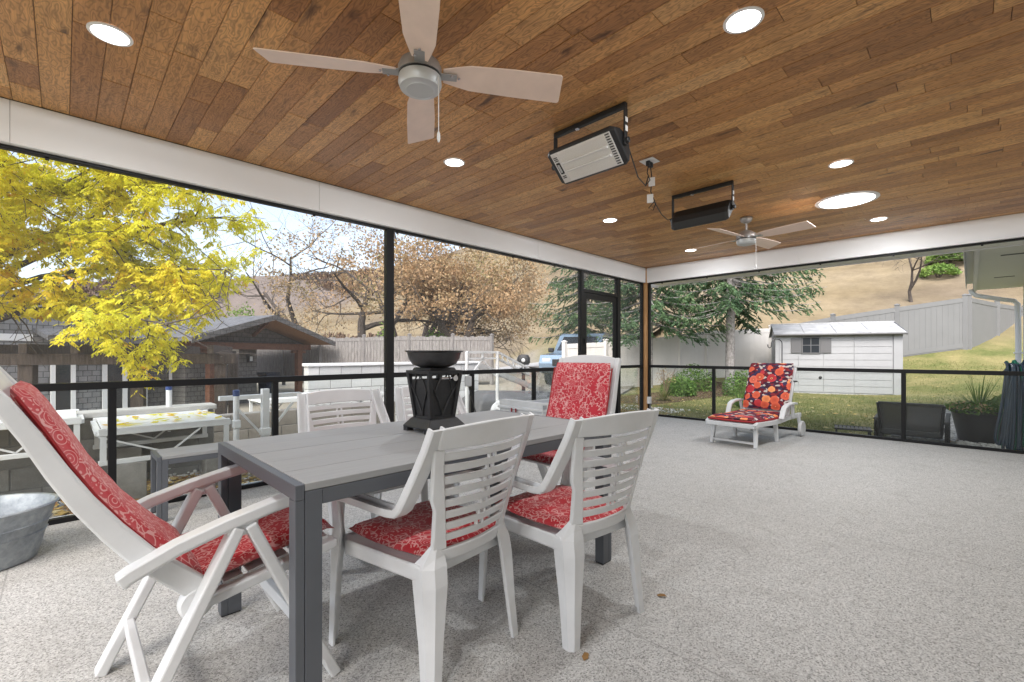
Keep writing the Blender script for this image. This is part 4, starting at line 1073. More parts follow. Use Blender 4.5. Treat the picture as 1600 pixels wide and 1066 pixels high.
dock('white aluminium dock platform at the far left, behind the tilted recliner', -2.05, -1.25, -9.9, -7.55, .565, 1)
dock('white dock platform strewn with yellow leaves behind the grey bench', -1.72, -.78, -7.46, -6.52, .50, 2)
# supports under the docks and leaves on top
for x, y, z, lab in ((-1.7, -7.2, .2, 'concrete block under the leaf-strewn dock platform, far side'), (-.85, -7.25, .2, 'concrete block under the leaf-strewn dock platform, near left corner'), (-.85, -6.62, .2, 'concrete block under the leaf-strewn dock platform, near right corner')):
    g = gz(x, y); tag(box('concrete_block', (x - .1, y - .1, g - .02), (x + .1, y + .1, .198), 'block_grey', None, .006), lab, 'block')
rg = random.Random(4); mb = MB()
for i in range(46): oval_leaf(mb, rg.uniform(-1.65, -.85), rg.uniform(-7.42, -6.56), .50, rg, rg.uniform(.55, 1.), .05, .003)
tag(stuff(mb.build('fallen_leaves', 'leaf_yellow')), 'yellow leaves lying on the white dock platform', 'leaves')
def pipe_post(label, x, y, z1, r, cap=True):
    t = thing('dock_post', label, 'post', (x, y, gz(x, y)), 0, 'dock posts'); z0 = gz(x, y)
    MB().tube([(0, 0, -.05), (0, 0, z1 - z0 - .05)], r, 14).build('pipe', 'white_paint', t, smooth=True)
    if cap: MB().lathe([(r + .004, z1 - z0 - .06), (r + .004, z1 - z0 - .005), (r * .7, z1 - z0)], 14).build('end_cap', 'blue_cap', t, smooth=True)
    MB().box((0, 0, .58), (.075, .065, .08)).build('clamp', 'white_paint', t, bevel=.01)
    return t
pipe_post('white pipe post with blue cap behind the leaf-strewn dock platform', -1.78, -6.86, .80, .026)
pipe_post('white pipe post with blue cap at the right corner of the leaf-strewn dock', -.76, -6.47, .775, .026)
# square post with braces
sp = thing('support_post', 'white square dock support with diagonal braces left of the chair back', 'post', (-.98, -6.15, gz(-.98, -6.15)))
MB().span((-.035, -.035, -.05), (.035, .035, .9)).build('square_tube', 'white_paint', sp, bevel=.005)
for s in (-1, 1): MB().bar((0, s * .03, .42), (0, s * .28, .74), .022, .022).build('brace', 'white_paint', sp)
MB().span((-.03, -.42, .80), (.03, -.036, .845)).span((-.03, .036, .80), (.03, .36, .845)).build('cross_tube', 'white_paint', sp, bevel=.004)
MB().box((0, 0, .45), (.09, .09, .08)).build('collar', 'white_paint', sp, bevel=.008)
dock('white dock section lying on the block wall behind the chair backs', -3.3, -2.5, -5.7, -3.9, .50, 3)
# A-frame with wheel
af = thing('dock_cart', 'white pipe dock frame with a spoked wheel beyond the railing', 'dock frame', (-1.8, -2.4, gz(-1.8, -2.4)))
gzz = .15
for y in (-.36, .35): MB().tube([(0, y, .30 if y > 0 else -.02), (0, y, 1.32)], .03, 12).build('pipe_leg', 'white_paint', af, smooth=True)
MB().bar((0, -.36, 1.31), (0, .35, 1.31), .04, .04).build('top_tube', 'white_paint', af)
MB().bar((0, -.36, 1.20), (0, .35, 1.20), .03, .03).build('mid_tube', 'white_paint', af)
MB().bar((0, -.005, 1.3), (0, -.005, 1.2), .03, .03).build('strut', 'white_paint', af)
for s in (-1, 1): MB().bar((0, -.005, 1.19), (0, s * .30, .88), .022, .022).build('brace', 'white_paint', af)
for z in (1.31, 1.19): MB().bar((0, .37, z), (-.15, 1.55, z - .40), .035, .035).build('ramp_tube', 'white_paint', af)
for k in range(7): MB().bar((-.02 * k, .45 + k * .16, 1.285 - k * .054), (-.02 * k, .50 + k * .16, 1.155 - k * .054), .02, .02).build('ramp_web', 'white_paint', af)
wh = MB().lathe([(.06, -.05), (.15, -.055), (.185, -.05), (.20, -.03), (.20, .03), (.185, .05), (.15, .055), (.06, .05)], 32).build('wheel', 'white_paint', af, smooth=True)
wh.matrix_local = Matrix.Translation((.1, .36, .24)) @ Matrix.Rotation(R(68), 4, 'Y') @ Matrix.Rotation(R(20), 4, 'X')
for k in range(6): MB().bar((.02 * math.cos(k * R(60)), .02 * math.sin(k * R(60)), .06), (.14 * math.cos(k * R(60)), .14 * math.sin(k * R(60)), .058), .03, .012).build('spoke', 'white_paint', wh)
# trailer-like ramp and tarp
gt = thing('aluminium_ramp', 'grey aluminium ramp sloping down behind the white wheel frame', 'ramp', (-4.6, 1.2, gz(-4.6, 1.2)), R(62))
for s in (-1, 1): MB().bar((-1.3, s * .35, 1.15), (1.3, s * .35, .12), .05, .12).build('ramp_rail', 'nickel', gt)
for k in range(12): MB().bar((-1.2 + k * .21, -.33, 1.11 - k * .083), (-1.2 + k * .21, .33, 1.11 - k * .083), .05, .03).build('ramp_rung', 'nickel', gt)
MB().bar((-1.28, .35, 1.1), (-1.28, .35, -.05), .06, .06).bar((-1.28, -.35, 1.1), (-1.28, -.35, -.05), .06, .06).build('ramp_leg', 'nickel', gt)
tp = MB(); tp.loft([[(-1.3, -.55, 0), (1.3, -.55, 0), (1.3, .55, 0), (-1.3, .55, 0)], [(-1.2, -.5, .32), (1.2, -.5, .30), (1.2, .5, .3), (-1.2, .5, .34)], [(-.9, -.25, .52), (.8, -.3, .42), (.8, .25, .42), (-.9, .3, .5)]])
o = tp.build('tarpaulin', 'tarp', bevel=.05, loc=(-3.1, -.2, gz(-3.1, -.2))); o.rotation_euler = (0, 0, R(75)); tag(o, 'grey tarpaulin over a low pile beside the white wheel frame', 'tarpaulin')
ml = thing('outboard_motor', 'small dark motor head showing above the grey ramp', 'motor', (-5.6, 2.6, gz(-5.6, 2.6)), R(40))
MB().loft([[(x * a, y * b, z) for x, y in rrect(2, 2, .6, 4)] for a, b, z in ((.16, .11, 1.0), (.2, .14, 1.08), (.2, .14, 1.2), (.15, .11, 1.3), (.06, .05, 1.32))]).build('cowling', 'dark_plastic', ml, smooth=True)
MB().span((-.06, -.05, .1), (.05, .05, 1.0)).build('leg', 'dark_plastic', ml)
MB().span((-.15, -.2, -.02), (.15, .2, .1)).build('stand', 'grey_wood', ml)
MB().lathe([(.05, 0), (.06, .01), (.02, .02)], 14).build('decal', 'nickel_pale', ml).matrix_local = Matrix.Translation((0, -.141, 1.14)) @ Matrix.Rotation(R(90), 4, 'X')

# ================================================================== TIMBER PORCH HOUSE (left)
HA = math.radians(113.95)
hs_ = thing('timber_porch_house', 'grey shingled house with timber gable porch beyond the docks', 'house', (-13.39, -5.13, -.8), HA)
# local x: along the gable front (0..5.79); local y: towards the house interior (left of x)
EV, PK, WD = 2.36, 3.24, 5.79
def rp(y0, y1, over=.0):
    for s, nm in ((0, 'roof'), (1, 'roof')):
        xa, xm = (-.12, WD / 2) if s == 0 else (WD + .12, WD / 2)
        za = EV - .03
        poly = [(xa, y0, za), (xm, y0, PK), (xm, y0, PK + .13), (xa, y0, za + .13)]
        o = MB().prism(poly, (0, y1 - y0, 0)).build('roof_slope', 'roof_dark', hs_)
        poly = [(xa + (.1 if s == 0 else -.1), y0 + .06, za), (xm, y0 + .06, PK - .035), (xm, y0 + .06, PK - .005), (xa + (.1 if s == 0 else -.1), y0 + .06, za + .03)]
        MB().prism([(p[0], p[1], p[2] - .004) for p in poly], (0, 1.4, 0)).build('soffit_boards', 'soffit_wood', hs_)
        poly = [(xa, y0 - .04, za - .06), (xm, y0 - .04, PK - .06), (xm, y0 - .04, PK + .132), (xa, y0 - .04, za + .132)]
        MB().prism(poly, (0, .038, 0)).build('barge_board', 'shingle_dark', hs_)
rp(-.9, 5.2)
for x in (1.2, WD - .84): MB().span((x - .11, .02, -.3), (x + .11, .24, EV - .26)).build('porch_post', 'red_post', hs_, bevel=.015)
MB().span((.3, .0, EV - .26), (WD - .3, .26, EV - .02)).build('tie_beam', 'red_post', hs_, bevel=.01)
for x in (1.0, 1.45, WD - 1.1, WD - .6): MB().box((x, .13, EV - .33), (.18, .16, .12)).build('corbel', 'red_post', hs_, bevel=.02)
MB().prism([(.45, .34, EV - .02), (WD - .45, .34, EV - .02), (WD / 2, .34, PK - .12)], (0, .1, 0)).build('gable_panel', 'shingle_dark', hs_)
MB().bar((WD / 2, .2, PK - .15), (WD / 2, -.55, PK - .1), .12, .14).build('ridge_beam', 'red_post', hs_)
MB().bar((WD / 2, .2, PK - .62), (WD / 2, -.5, PK - .17), .1, .1).build('ridge_brace', 'red_post', hs_)
# porch wall with door, set back
WY = .8
box('porch_wall', (.95, WY, -.3), (3.53, WY + .15, EV), 'shingle_dark', hs_)
dr = box('door', (2.05, WY - .04, .02), (2.62, WY - .001, 2.05), 'dark_glass', hs_)
for a, b in (((1.95, WY - .06, .0), (2.05, WY - .0005, 2.16)), ((2.62, WY - .06, .0), (2.72, WY - .0005, 2.16)), ((2.05, WY - .06, 2.05), (2.62, WY - .0005, 2.16))): box('door_frame', a, b, 'white_trim', dr)
for x in (2.24, 2.43): box('muntin', (x - .015, WY - .05, 1.55), (x + .015, WY - .041, 2.08), 'grey_box', dr)
box('muntin', (2.05, WY - .05, 1.53), (2.62, WY - .0405, 1.56), 'grey_box', dr)
MB().box((2.11, WY - .07, 1.0), (.04, .04, .12)).build('handle', 'steel', dr)
for x in (1.75, 3.17):
    o = MB().loft([[(x + p * .09, WY - .08 + q * .07, z) for p, q in ((-1, -1), (1, -1), (1, 1), (-1, 1))] for z in (1.62, 1.88)]).build('wall_lantern', 'dark_plastic', hs_)
    MB().span((x - .06, WY - .155, 1.66), (x + .06, WY - .151, 1.84)).build('pane', 'nickel_pale', o)
box('side_wall', (.80, WY, -.3), (.9495, 3.6, EV), 'shingle_dark', hs_)
box('side_wall', (3.39, WY + .1505, -.3), (3.53, 5.1, EV), 'shingle_dark', hs_)
# main block to the left (negative local x), facing the same way, set back
MY = 1.5
box('main_wall', (-9.5, MY, -.3), (.799, MY + .2, 3.6), 'shingle_grey', hs_)
box('screen_wall', (.03, MY - .03, .0), (.79, MY - .0005, 2.2), 'shingle_dark', hs_)
sl = box('sliding_door', (-1.15, MY - .05, .05), (-.1, MY - .0005, 2.15), 'dark_glass', hs_)
for x in (-1.15, -.62, -.06): box('door_stile', (x - .06, MY - .09, .0), (x + .06, MY - .0505, 2.2), 'white_trim', sl)
box('door_head', (-1.21, MY - .089, 2.1), (.0, MY - .0507, 2.22), 'white_trim', sl); box('door_sill', (-1.21, MY - .12, -.05), (.79, MY - .0507, .08), 'white_trim', sl)
box('screen_frame', (.70, MY - .07, 0), (.78, MY - .031, 2.2), 'white_trim', hs_)
w2 = box('window', (-2.3, MY - .04, .1), (-1.95, MY - .0005, 2.1), 'dark_glass', hs_)
for x in (-2.35, -1.9): box('window_frame', (x - .05, MY - .08, .02), (x + .05, MY - .0405, 2.18), 'white_trim', w2)
# main roof eave (a lower skirt roof) and upper storey
MB().prism([(-2.75, MY - .75, 2.30), (-2.75, MY - .75, 2.42), (-2.75, MY + 1.9, 3.20), (-2.75, MY + 1.9, 3.08)], (3.5, 0, 0)).build('skirt_roof', 'roof_dark', hs_)
MB().span((-2.75, MY - .77, 2.24), (.70, MY - .7505, 2.44)).build('eave_board', 'shingle_dark', hs_)
box('belt_trim', (-9.8, MY - .03, 2.28), (-2.751, MY - .0005, 2.46), 'white_trim', hs_)
MB().prism([(-10.2, MY - .5, 3.5), (-10.2, MY + 3.4, 4.5), (-10.2, MY + 3.4, 4.62), (-10.2, MY - .5, 3.62)], (6.6, 0, 0)).build('upper_roof', 'roof_dark', hs_)
MB().prism([(-10.2, MY + 7.4, 3.5), (-10.2, MY + 3.4, 4.5), (-10.2, MY + 3.4, 4.62), (-10.2, MY + 7.4, 3.62)], (6.6, 0, 0)).build('upper_roof', 'roof_dark', hs_)
box('rear_wall', (-9.4, 8.4, -.3), (3.6, 8.6, 2.9), 'shingle_grey', hs_)

# bin under the porch
bn = thing('wheeled_bin', 'dark blue bin standing behind the timber porch post', 'bin', cw(-10.3, 19.2) + (gz(*cw(-10.3, 19.2)),), R(20))
MB().loft([[(x * k, y * k, z) for x, y in ((-.28, -.3), (.28, -.3), (.28, .3), (-.28, .3))] for k, z in ((.85, .0), (1., .95), (1.05, .96), (1.05, 1.02))]).build('body', 'bin_blue', bn, bevel=.02)
MB().box((0, 0, 1.05), (.62, .66, .05)).build('lid', 'bin_blue', bn, bevel=.02)

# pergola
pg = thing('pergola', 'weathered dark timber pergola in front of the shingled house', 'pergola', (-6.3, -8.2, gz(-6.3, -8.2)), R(70))
pz = gz(-6.3, -8.2)
TZ = 1.15 - pz
for x in (-1.9, .15, 1.55, 2.75):
    MB().span((x - .09, -.09, -.1), (x + .09, .09, TZ - .12)).build('post', 'old_wood', pg, bevel=.01)
for y in (-.11, .11): MB().span((-3., y - .03, TZ - .20), (3.0, y + .03, TZ - .02)).build('beam', 'old_wood', pg, bevel=.01)
for k in range(10): MB().span((-2.8 + k * .6, -.4, TZ - .0195), (-2.70 + k * .6, 1.9, TZ + .13)).build('rafter', 'old_wood', pg, bevel=.008)
for x in (-1.9, 2.75): MB().span((x - .09, 1.55, -.1), (x + .09, 1.73, TZ - .021)).build('post', 'old_wood', pg, bevel=.01)
MB().span((.24, -.04, .55), (1.46, .04, .68)).build('rail', 'old_wood', pg)
MB().tube([(-.8 + .9 * math.cos(R(a)), .3, .55 + .9 * math.sin(R(a))) for a in range(0, 181, 12)], .02, 8).build('hoop', 'dark_plastic', pg, smooth=True)
# small dark hedge wall between pergola and docks
tag(box('timber_wall', (-5.2, -9.5, -.6), (-5.05, -5.2, .05), 'old_wood'), 'low dark timber edging wall below the pergola', 'wall')

# ================================================================== FENCES
def board_fence(name, label, pts, h, mat, bw, post, gap=.01, rails=True, jitter=0., top=None):
    t = thing(name, label, 'fence', (pts[0][0], pts[0][1], 0)); ox, oy = pts[0][:2]
    rg = random.Random(3)
    for (x0, y0, z0), (x1, y1, z1) in zip(pts[:-1], pts[1:]):
        L = math.hypot(x1 - x0, y1 - y0); n = max(1, round(L / bw)); a = math.atan2(y1 - y0, x1 - x0)
        for k in range(n):
            f = (k + .5) / n; x, y, z = lerp(x0, x1, f) - ox, lerp(y0, y1, f) - oy, lerp(z0, z1, f)
            hh = h + rg.uniform(-jitter, jitter); w = L / n - gap
            sl = (z1 - z0) / L * w / 2; m = Matrix.Rotation(a, 3, 'Z')
            P = [(-w / 2, -.01, -sl), (w / 2, -.01, sl), (w / 2, .01, sl), (-w / 2, .01, -sl)]
            lo = [V((x, y, z)) + m @ V(p) for p in P]; hi = [p + V((0, 0, hh)) for p in lo]
            MB().loft([lo, hi]).build('board', mat, t)
        if rails:
            for zz, hh in ((.12, .14), (h - .1, .12)) if rails is True else rails:
                s = V((x0 - ox, y0 - oy, z0 + zz)); e = V((x1 - ox, y1 - oy, z1 + zz))
                n_ = V((math.sin(a), -math.cos(a), 0)) * .03
                MB().bar(s + n_ * 0, e + n_ * 0, .05, hh).build('rail', mat, t)
    for (x, y, z) in pts:
        MB().span((x - ox - post / 2, y - oy - post / 2, z - .2), (x - ox + post / 2, y - oy + post / 2, z + h + .07)).build('post', mat, t, bevel=.006)
        MB().loft([[(x - ox + p * k, y - oy + q * k, z + h + zz) for p, q in ((-1, -1), (1, -1), (1, 1), (-1, 1))] for k, zz in ((post * .6, .0705), (post * .6, .09), (post * .1, .13))]).build('post_cap', mat, t)
    return t
F1 = [cw(*p) + (z,) for p, z in (((1.79, 15.5), -.36), ((3.3, 16.0), -.28), ((5.0, 16.7), -.15), ((6.3, 17.1), .03), ((7.47, 17.5), .18), ((9.79, 17.15), .28))]
board_fence('vinyl_fence', 'beige vinyl privacy fence running from the parked vehicle to the shed', F1, 1.83, 'vinyl', .19, .13, .004)
F2 = [cw(*p) + (z,) for p, z in (((9.79, 17.15), .30), ((11.9, 16.83), .68), ((14.0, 16.5), 1.0), ((16.17, 16.2), 1.32))]
F2[0] = (F2[0][0] + .15, F2[0][1] + .1, F2[0][2])
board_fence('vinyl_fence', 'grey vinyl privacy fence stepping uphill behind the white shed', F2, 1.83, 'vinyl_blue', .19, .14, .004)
F3 = [F2[-1], cw(18.6, 17.4) + (1.25,), cw(21.0, 18.6) + (1.2,)]
F3[0] = (F3[0][0] + .10, F3[0][1] + .09, F3[0][2])
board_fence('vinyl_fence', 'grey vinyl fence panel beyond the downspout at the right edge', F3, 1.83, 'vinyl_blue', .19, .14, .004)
WF = [(-20.3, -1.2, -.15), (-18.1, -.4, -.1), (-15.9, .39, -.02), (-14.3, 1.65, 0), (-12.7, 2.92, .03), (-11.2, 4.1, .02), (-9.85, 5.1, 0)]
board_fence('wooden_fence', 'weathered grey board fence under the brown-leaved trees', WF, 1.86, 'grey_wood', .15, .12, .012, True, .03)

# ================================================================== SHED
def shed():
    p0 = V(cw(8.48, 14.6) + (-.08,)); p1 = V(cw(11.35, 13.2) + (-.08,)); a = math.atan2(p1.y - p0.y, p1.x - p0.x); L = (p1 - p0).length
    t = thing('garden_shed', 'white plastic garden shed with grey roof and shuttered window', 'shed', p0, a)
    D, H = 2.1, 1.83
    cols = [(0, .62), (.62, 1.28), (1.28, 2.05), (2.05, L - .22)]
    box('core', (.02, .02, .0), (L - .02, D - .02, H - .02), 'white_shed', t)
    box('corner_trim', (-.01, -.012, 0), (.1, .0195, H), 'white_shed', t, .004); box('corner_trim', (L - .2, -.012, 0), (L + .012, .0195, H), 'white_shed', t, .004)
    box('corner_trim', (L - .0195, .02, 0), (L + .012, .18, H), 'white_shed', t, .004); box('corner_trim', (L - .0195, D - .2, 0), (L + .012, D, H), 'white_shed', t, .004)
    for i, (x0, x1) in enumerate(cols):
        x0 = max(x0, .105)
        for k in range(9):
            z0 = .03 + k * .2; z1 = min(z0 + .192, H - .01)
            if i == 1 and 1.2 < z0 + .1 < 1.72: continue
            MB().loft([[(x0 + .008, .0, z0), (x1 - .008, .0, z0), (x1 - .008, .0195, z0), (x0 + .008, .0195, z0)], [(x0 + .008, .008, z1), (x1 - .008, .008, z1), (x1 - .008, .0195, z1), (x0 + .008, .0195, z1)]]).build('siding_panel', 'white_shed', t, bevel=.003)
    wn_ = box('window', (.70, -.03, 1.22), (1.20, .0195, 1.74), 'shutter', t, .004)
    for i in range(2):
        for k in range(2): box('pane', (.735 + i * .225, -.034, 1.255 + k * .24), (.94 + i * .225, -.0305, 1.475 + k * .24), 'dark_glass', wn_)
    for x in (.42, 1.205):
        s = box('shutter', (x, -.025, 1.24), (x + .275, -.0005, 1.70), 'shutter', t, .004)
        for k in range(8): box('louvre', (x + .03, -.029, 1.27 + k * .052), (x + .245, -.0255, 1.305 + k * .052), 'shutter', s)
    MB().lathe([(.04, 0), (.045, .012), (.02, .02)], 18).build('vent', 'dark_plastic', t).matrix_local = Matrix.Translation((1.2, -.002, .48)) @ Matrix.Rotation(R(90), 4, 'X')
    # doors at right gable end
    for k, (y0, y1) in enumerate(((.19, 1.03), (1.04, D - .21))):
        d = box('door', (L - .0195, y0, .05), (L + .006, y1, H - .02), 'white_shed', t, .004)
        if k == 0: MB().box((L + .02, y1 - .08, .95), (.03, .03, .14)).build('handle', 'dark_plastic', d)
    # roof: gable, ridge along x
    RH = .38
    for s in (0, 1):
        y0, y1 = (-.14, D / 2) if s == 0 else (D + .14, D / 2)
        n = 4
        for i in range(n):
            xa, xb = lerp(-.06, L + .06, i / n) + .004, lerp(-.06, L + .06, (i + 1) / n) - .004
            MB().loft([[(xa, y0, H - .03), (xb, y0, H - .03), (xb, y0, H + .02), (xa, y0, H + .02)], [(xa, y1, H + RH - .05), (xb, y1, H + RH - .05), (xb, y1, H + RH), (xa, y1, H + RH)]]).build('roof_panel', 'shed_roof', t, bevel=.005)
    MB().tube([(-.08, -.15, H - .02), (L + .08, -.15, H - .02)], .032, 8).build('eave_trim', 'shutter', t, smooth=True)
    MB().tube([(-.08, D / 2, H + RH), (L + .08, D / 2, H + RH)], .03, 8).build('ridge_cap', 'shed_roof', t, smooth=True)
    MB().prism([(L - .018, .03, H - .0195), (L - .018, D - .03, H - .0195), (L - .018, D / 2, H + RH - .07)], (.016, 0, 0)).build('gable', 'white_shed', t)
    MB().prism([(.004, .03, H - .0195), (.004, D - .03, H - .0195), (.004, D / 2, H + RH - .07)], (.014, 0, 0)).build('gable', 'white_shed', t)
    for s in (0, 1):
        y0 = -.15 if s == 0 else D + .15
        MB().bar((L + .075, y0, H - .03), (L + .075, D / 2, H + RH - .02), .02, .07).build('barge_trim', 'shutter', t)
    box('base', (.0, .0, -.1), (L, D, -.0005), 'concrete', t)
    st = box('paving_slab', (L + .15, -.25, -.1), (L + 1.1, .65, .02), 'concrete', None, .01)
    st.location = p0; st.rotation_euler = (0, 0, a); tag(st, 'pale paving slab on the lawn at the corner of the shed', 'slab')
shed()
# shepherd hook
x, y = cw(6.9, 11.6); g = gz(x, y)
o = MB().tube([(0, 0, -.05), (0, 0, 1.55)] + [(-.10 + .10 * math.cos(R(a)), -.0 - .08 + .08 * math.cos(R(a)) , 1.55 + .12 * math.sin(R(a))) for a in range(15, 181, 15)] + [(-.205, -.165, 1.47), (-.235, -.19, 1.44), (-.265, -.21, 1.47), (-.27, -.215, 1.53)], .012, 8).build('shepherd_hook', 'dark_plastic', smooth=True, loc=(x, y, g))
tag(o, 'thin black shepherd hook standing in front of the white shed', 'garden hook')

# ================================================================== OWN HOUSE (right)
hh = thing('house', 'house wall with pale green soffit, gutter and downspout at the right edge', 'house', (XR, 0, 0))
box('wall', (.0, YB - .4, -.2), (.2, 6.13, 2.52), 'siding', hh)
box('end_wall', (.2005, 5.93, -.2), (6, 6.13, 2.52), 'siding', hh)
for k in range(30): box('soffit_panel', (-.66, .62 + k * .19, 2.50), (-.001, .806 + k * .19, 2.515), 'soffit', hh, .002)
box('fascia', (-.70, .61, 2.47), (-.661, 6.35, 2.66), 'white_trim', hh)
MB().sweep([(-.76, .61, 2.60), (-.76, 6.36, 2.60)], [(-.06, -.06), (-.045, -.075), (.05, -.075), (.06, -.06), (.06, .06), (.05, .06), (.045, -.05), (-.04, -.05), (-.05, .055), (-.06, .055)], (1, 0, 0)).build('gutter', 'white_trim', hh, bevel=.004)
MB().tube([(-.74, 6.28, 2.52), (-.73, 6.28, 2.46), (-.66, 6.28, 2.38), (-.3, 6.26, 2.27), (-.12, 6.24, 2.22), (-.07, 6.23, 2.15), (-.06, 6.22, 1.5), (-.06, 6.22, .0)], .045, 10).build('downspout', 'white_trim', hh, smooth=True)
MB().box((-.06, 6.22, 1.15), (.13, .12, .03)).build('strap', 'white_trim', hh)
MB().prism([(-.8, .65, 2.665), (-.8, .65, 2.70), (5, .65, 4.4), (5, .65, 4.36)], (0, 5.8, 0)).build('roof', 'roof_dark', hh)
for k in range(2): box('soffit_vent', (-.45 + .0, 1.6 + 2.6 * k, 2.4965), (-.2, 1.68 + 2.6 * k, 2.4995), 'dark_plastic', hh)

# ================================================================== GARDEN THINGS BY THE END OPENING
dc = thing('lounge_chair', 'low black mesh-back lounge chair outside the glass, facing the lawn', 'chair', (3.66, 1.08, gz(3.66, 1.08)))
g = gz(3.66, 1.08); zt = .43 - g
MB().loft([[(x * .98, -.36 - .02, .06), (x * .98, -.36 + .02, .06)][::1] for x in (-.30, .30)], closed=False, cap=False)
fr = MB()
for s in (-1, 1): fr.bar((s * .31, -.30, .12), (s * .345, -.40, zt), .035, .035)
fr.bar((-.345, -.40, zt), (.345, -.40, zt), .035, .035).bar((-.31, -.30, .13), (.31, -.30, .13), .035, .035)
fr.build('back_frame', 'dark_plastic', dc, bevel=.006)
MB().loft([[(-.305, -.302, .14), (.305, -.302, .14), (.305, -.298, .14), (-.305, -.298, .14)], [(-.335, -.40, zt - .01), (.335, -.40, zt - .01), (.335, -.396, zt - .01), (-.335, -.396, zt - .01)]]).build('back_mesh', 'mesh', dc)
for s in (-1, 1):
    MB().bar((s * .37, -.42, .34), (s * .37, .34, .40), .05, .03).build('armrest', 'dark_plastic', dc, bevel=.008)
    MB().span((s * .37 - .02, -.40, .02), (s * .37 + .02, .32, .30)).build('side_panel', 'mesh', dc)
    for y in (-.38, .32): MB().span((s * .37 - .02, y - .02, -.01), (s * .37 + .02, y + .02, .36)).build('leg', 'dark_plastic', dc)
MB().span((-.33, -.33, .13), (.33, .33, .20)).build('seat', 'dark_plastic', dc, bevel=.01)
st = thing('side_table', 'low black slatted side table on the lawn outside the glass', 'table', (3.0, .82, gz(3.0, .82)), R(10))
for k in range(9): MB().span((-.22 + k * .05, -.17, .145), (-.18 + k * .05, .17, .16)).build('slat', 'dark_plastic', st)
MB().span((-.225, -.19, .14), (.225, -.1705, .165)).span((-.225, .1705, .14), (.225, .19, .165)).build('rim', 'dark_plastic', st)
for sx in (-1, 1):
    for sy in (-1, 1): MB().span((sx * .2 - .012, sy * .165 - .012, -.01), (sx * .2 + .012, sy * .165 + .012, .1395)).build('leg', 'dark_plastic', st)

def leafy(mb, c, n, rad, hgt, rg, s, tones=(0, 1)):
    for i in range(n):
        a = rg.uniform(0, 6.28); r = rad * math.sqrt(rg.random()); z = rg.random() * hgt * (1 - .5 * (r / rad) ** 2)
        p = V(c) + V((r * math.cos(a), r * math.sin(a), z)); d = V((rg.gauss(0, 1), rg.gauss(0, 1), rg.gauss(.4, .6))).normalized(); k = d.cross(V((rg.gauss(0, 1), rg.gauss(0, 1), rg.gauss(0, 1)))).normalized()
        q = s * rg.uniform(.6, 1.3); t = rg.uniform(*tones)
        mb.add([p - d * q, p + k * q * .35, p + d * q, p - k * q * .35], [(0, 1, 2, 3)], (t, t, t))
def spikes(mb, c, n, L, rg, w=.012, tones=(0, 1), droop=.5):
    for i in range(n):
        a = rg.uniform(0, 6.28); e = rg.uniform(.25, 1.4); l = L * rg.uniform(.6, 1.1); d = V((math.cos(a) * math.cos(e), math.sin(a) * math.cos(e), math.sin(e))); sd = V((-math.sin(a), math.cos(a), 0))
        t = rg.uniform(*tones); pts = []
        for k in range(5):
            f = k / 4; p = V(c) + d * l * f - V((0, 0, droop * l * f * f * math.cos(e) * .6)); ww = w * (1 - f) + .001
            pts += [p - sd * ww, p + sd * ww]
        mb.add(pts, [(2 * k, 2 * k + 1, 2 * k + 3, 2 * k + 2) for k in range(4)], (t, t, t))
px, py = 4.34, 1.72; g = gz(px, py)
pt = thing('planter_pot', 'large black flower pot on the river gravel with spiky grass and flowers', 'planter', (px, py, g))
MB().lathe([(.2, -.02), (.215, .0), (.295, .42), (.31, .425), (.31, .45), (.29, .45), (.28, .40), (.02, .39)], 40).build('pot', 'dark_plastic', pt, smooth=True)
MB().lathe([(.275, .395), (.01, .41)], 24).build('soil', 'soil', pt)
rg = random.Random(21); mb = MB(); spikes(mb, (0, 0, .42), 70, .62, rg, .011, (.3, .9)); mb.build('spiky_grass', 'leaf_green', pt)
mb = MB(); leafy(mb, (0, 0, .42), 900, .36, .17, rg, .035, (.0, .8)); mb.build('trailing_foliage', 'leaf_green', pt)
mb = MB(); leafy(mb, (-.02, -.1, .46), 160, .30, .12, rg, .026, (.6, 1.)); mb.build('dried_flowers', 'leaf_brown', pt)
p2 = thing('planter_pot', 'smaller dark pot of bright green leaves tucked behind the large pot', 'planter', (4.62, 2.0, gz(4.62, 2.0)))
MB().lathe([(.12, -.02), (.13, 0), (.17, .40), (.18, .42), (.165, .41), (.02, .38)], 28).build('pot', 'dark_plastic', p2, smooth=True)
mb = MB(); leafy(mb, (0, 0, .42), 500, .2, .26, rg, .045, (.45, 1)); mb.build('foliage', 'leaf_green', p2)
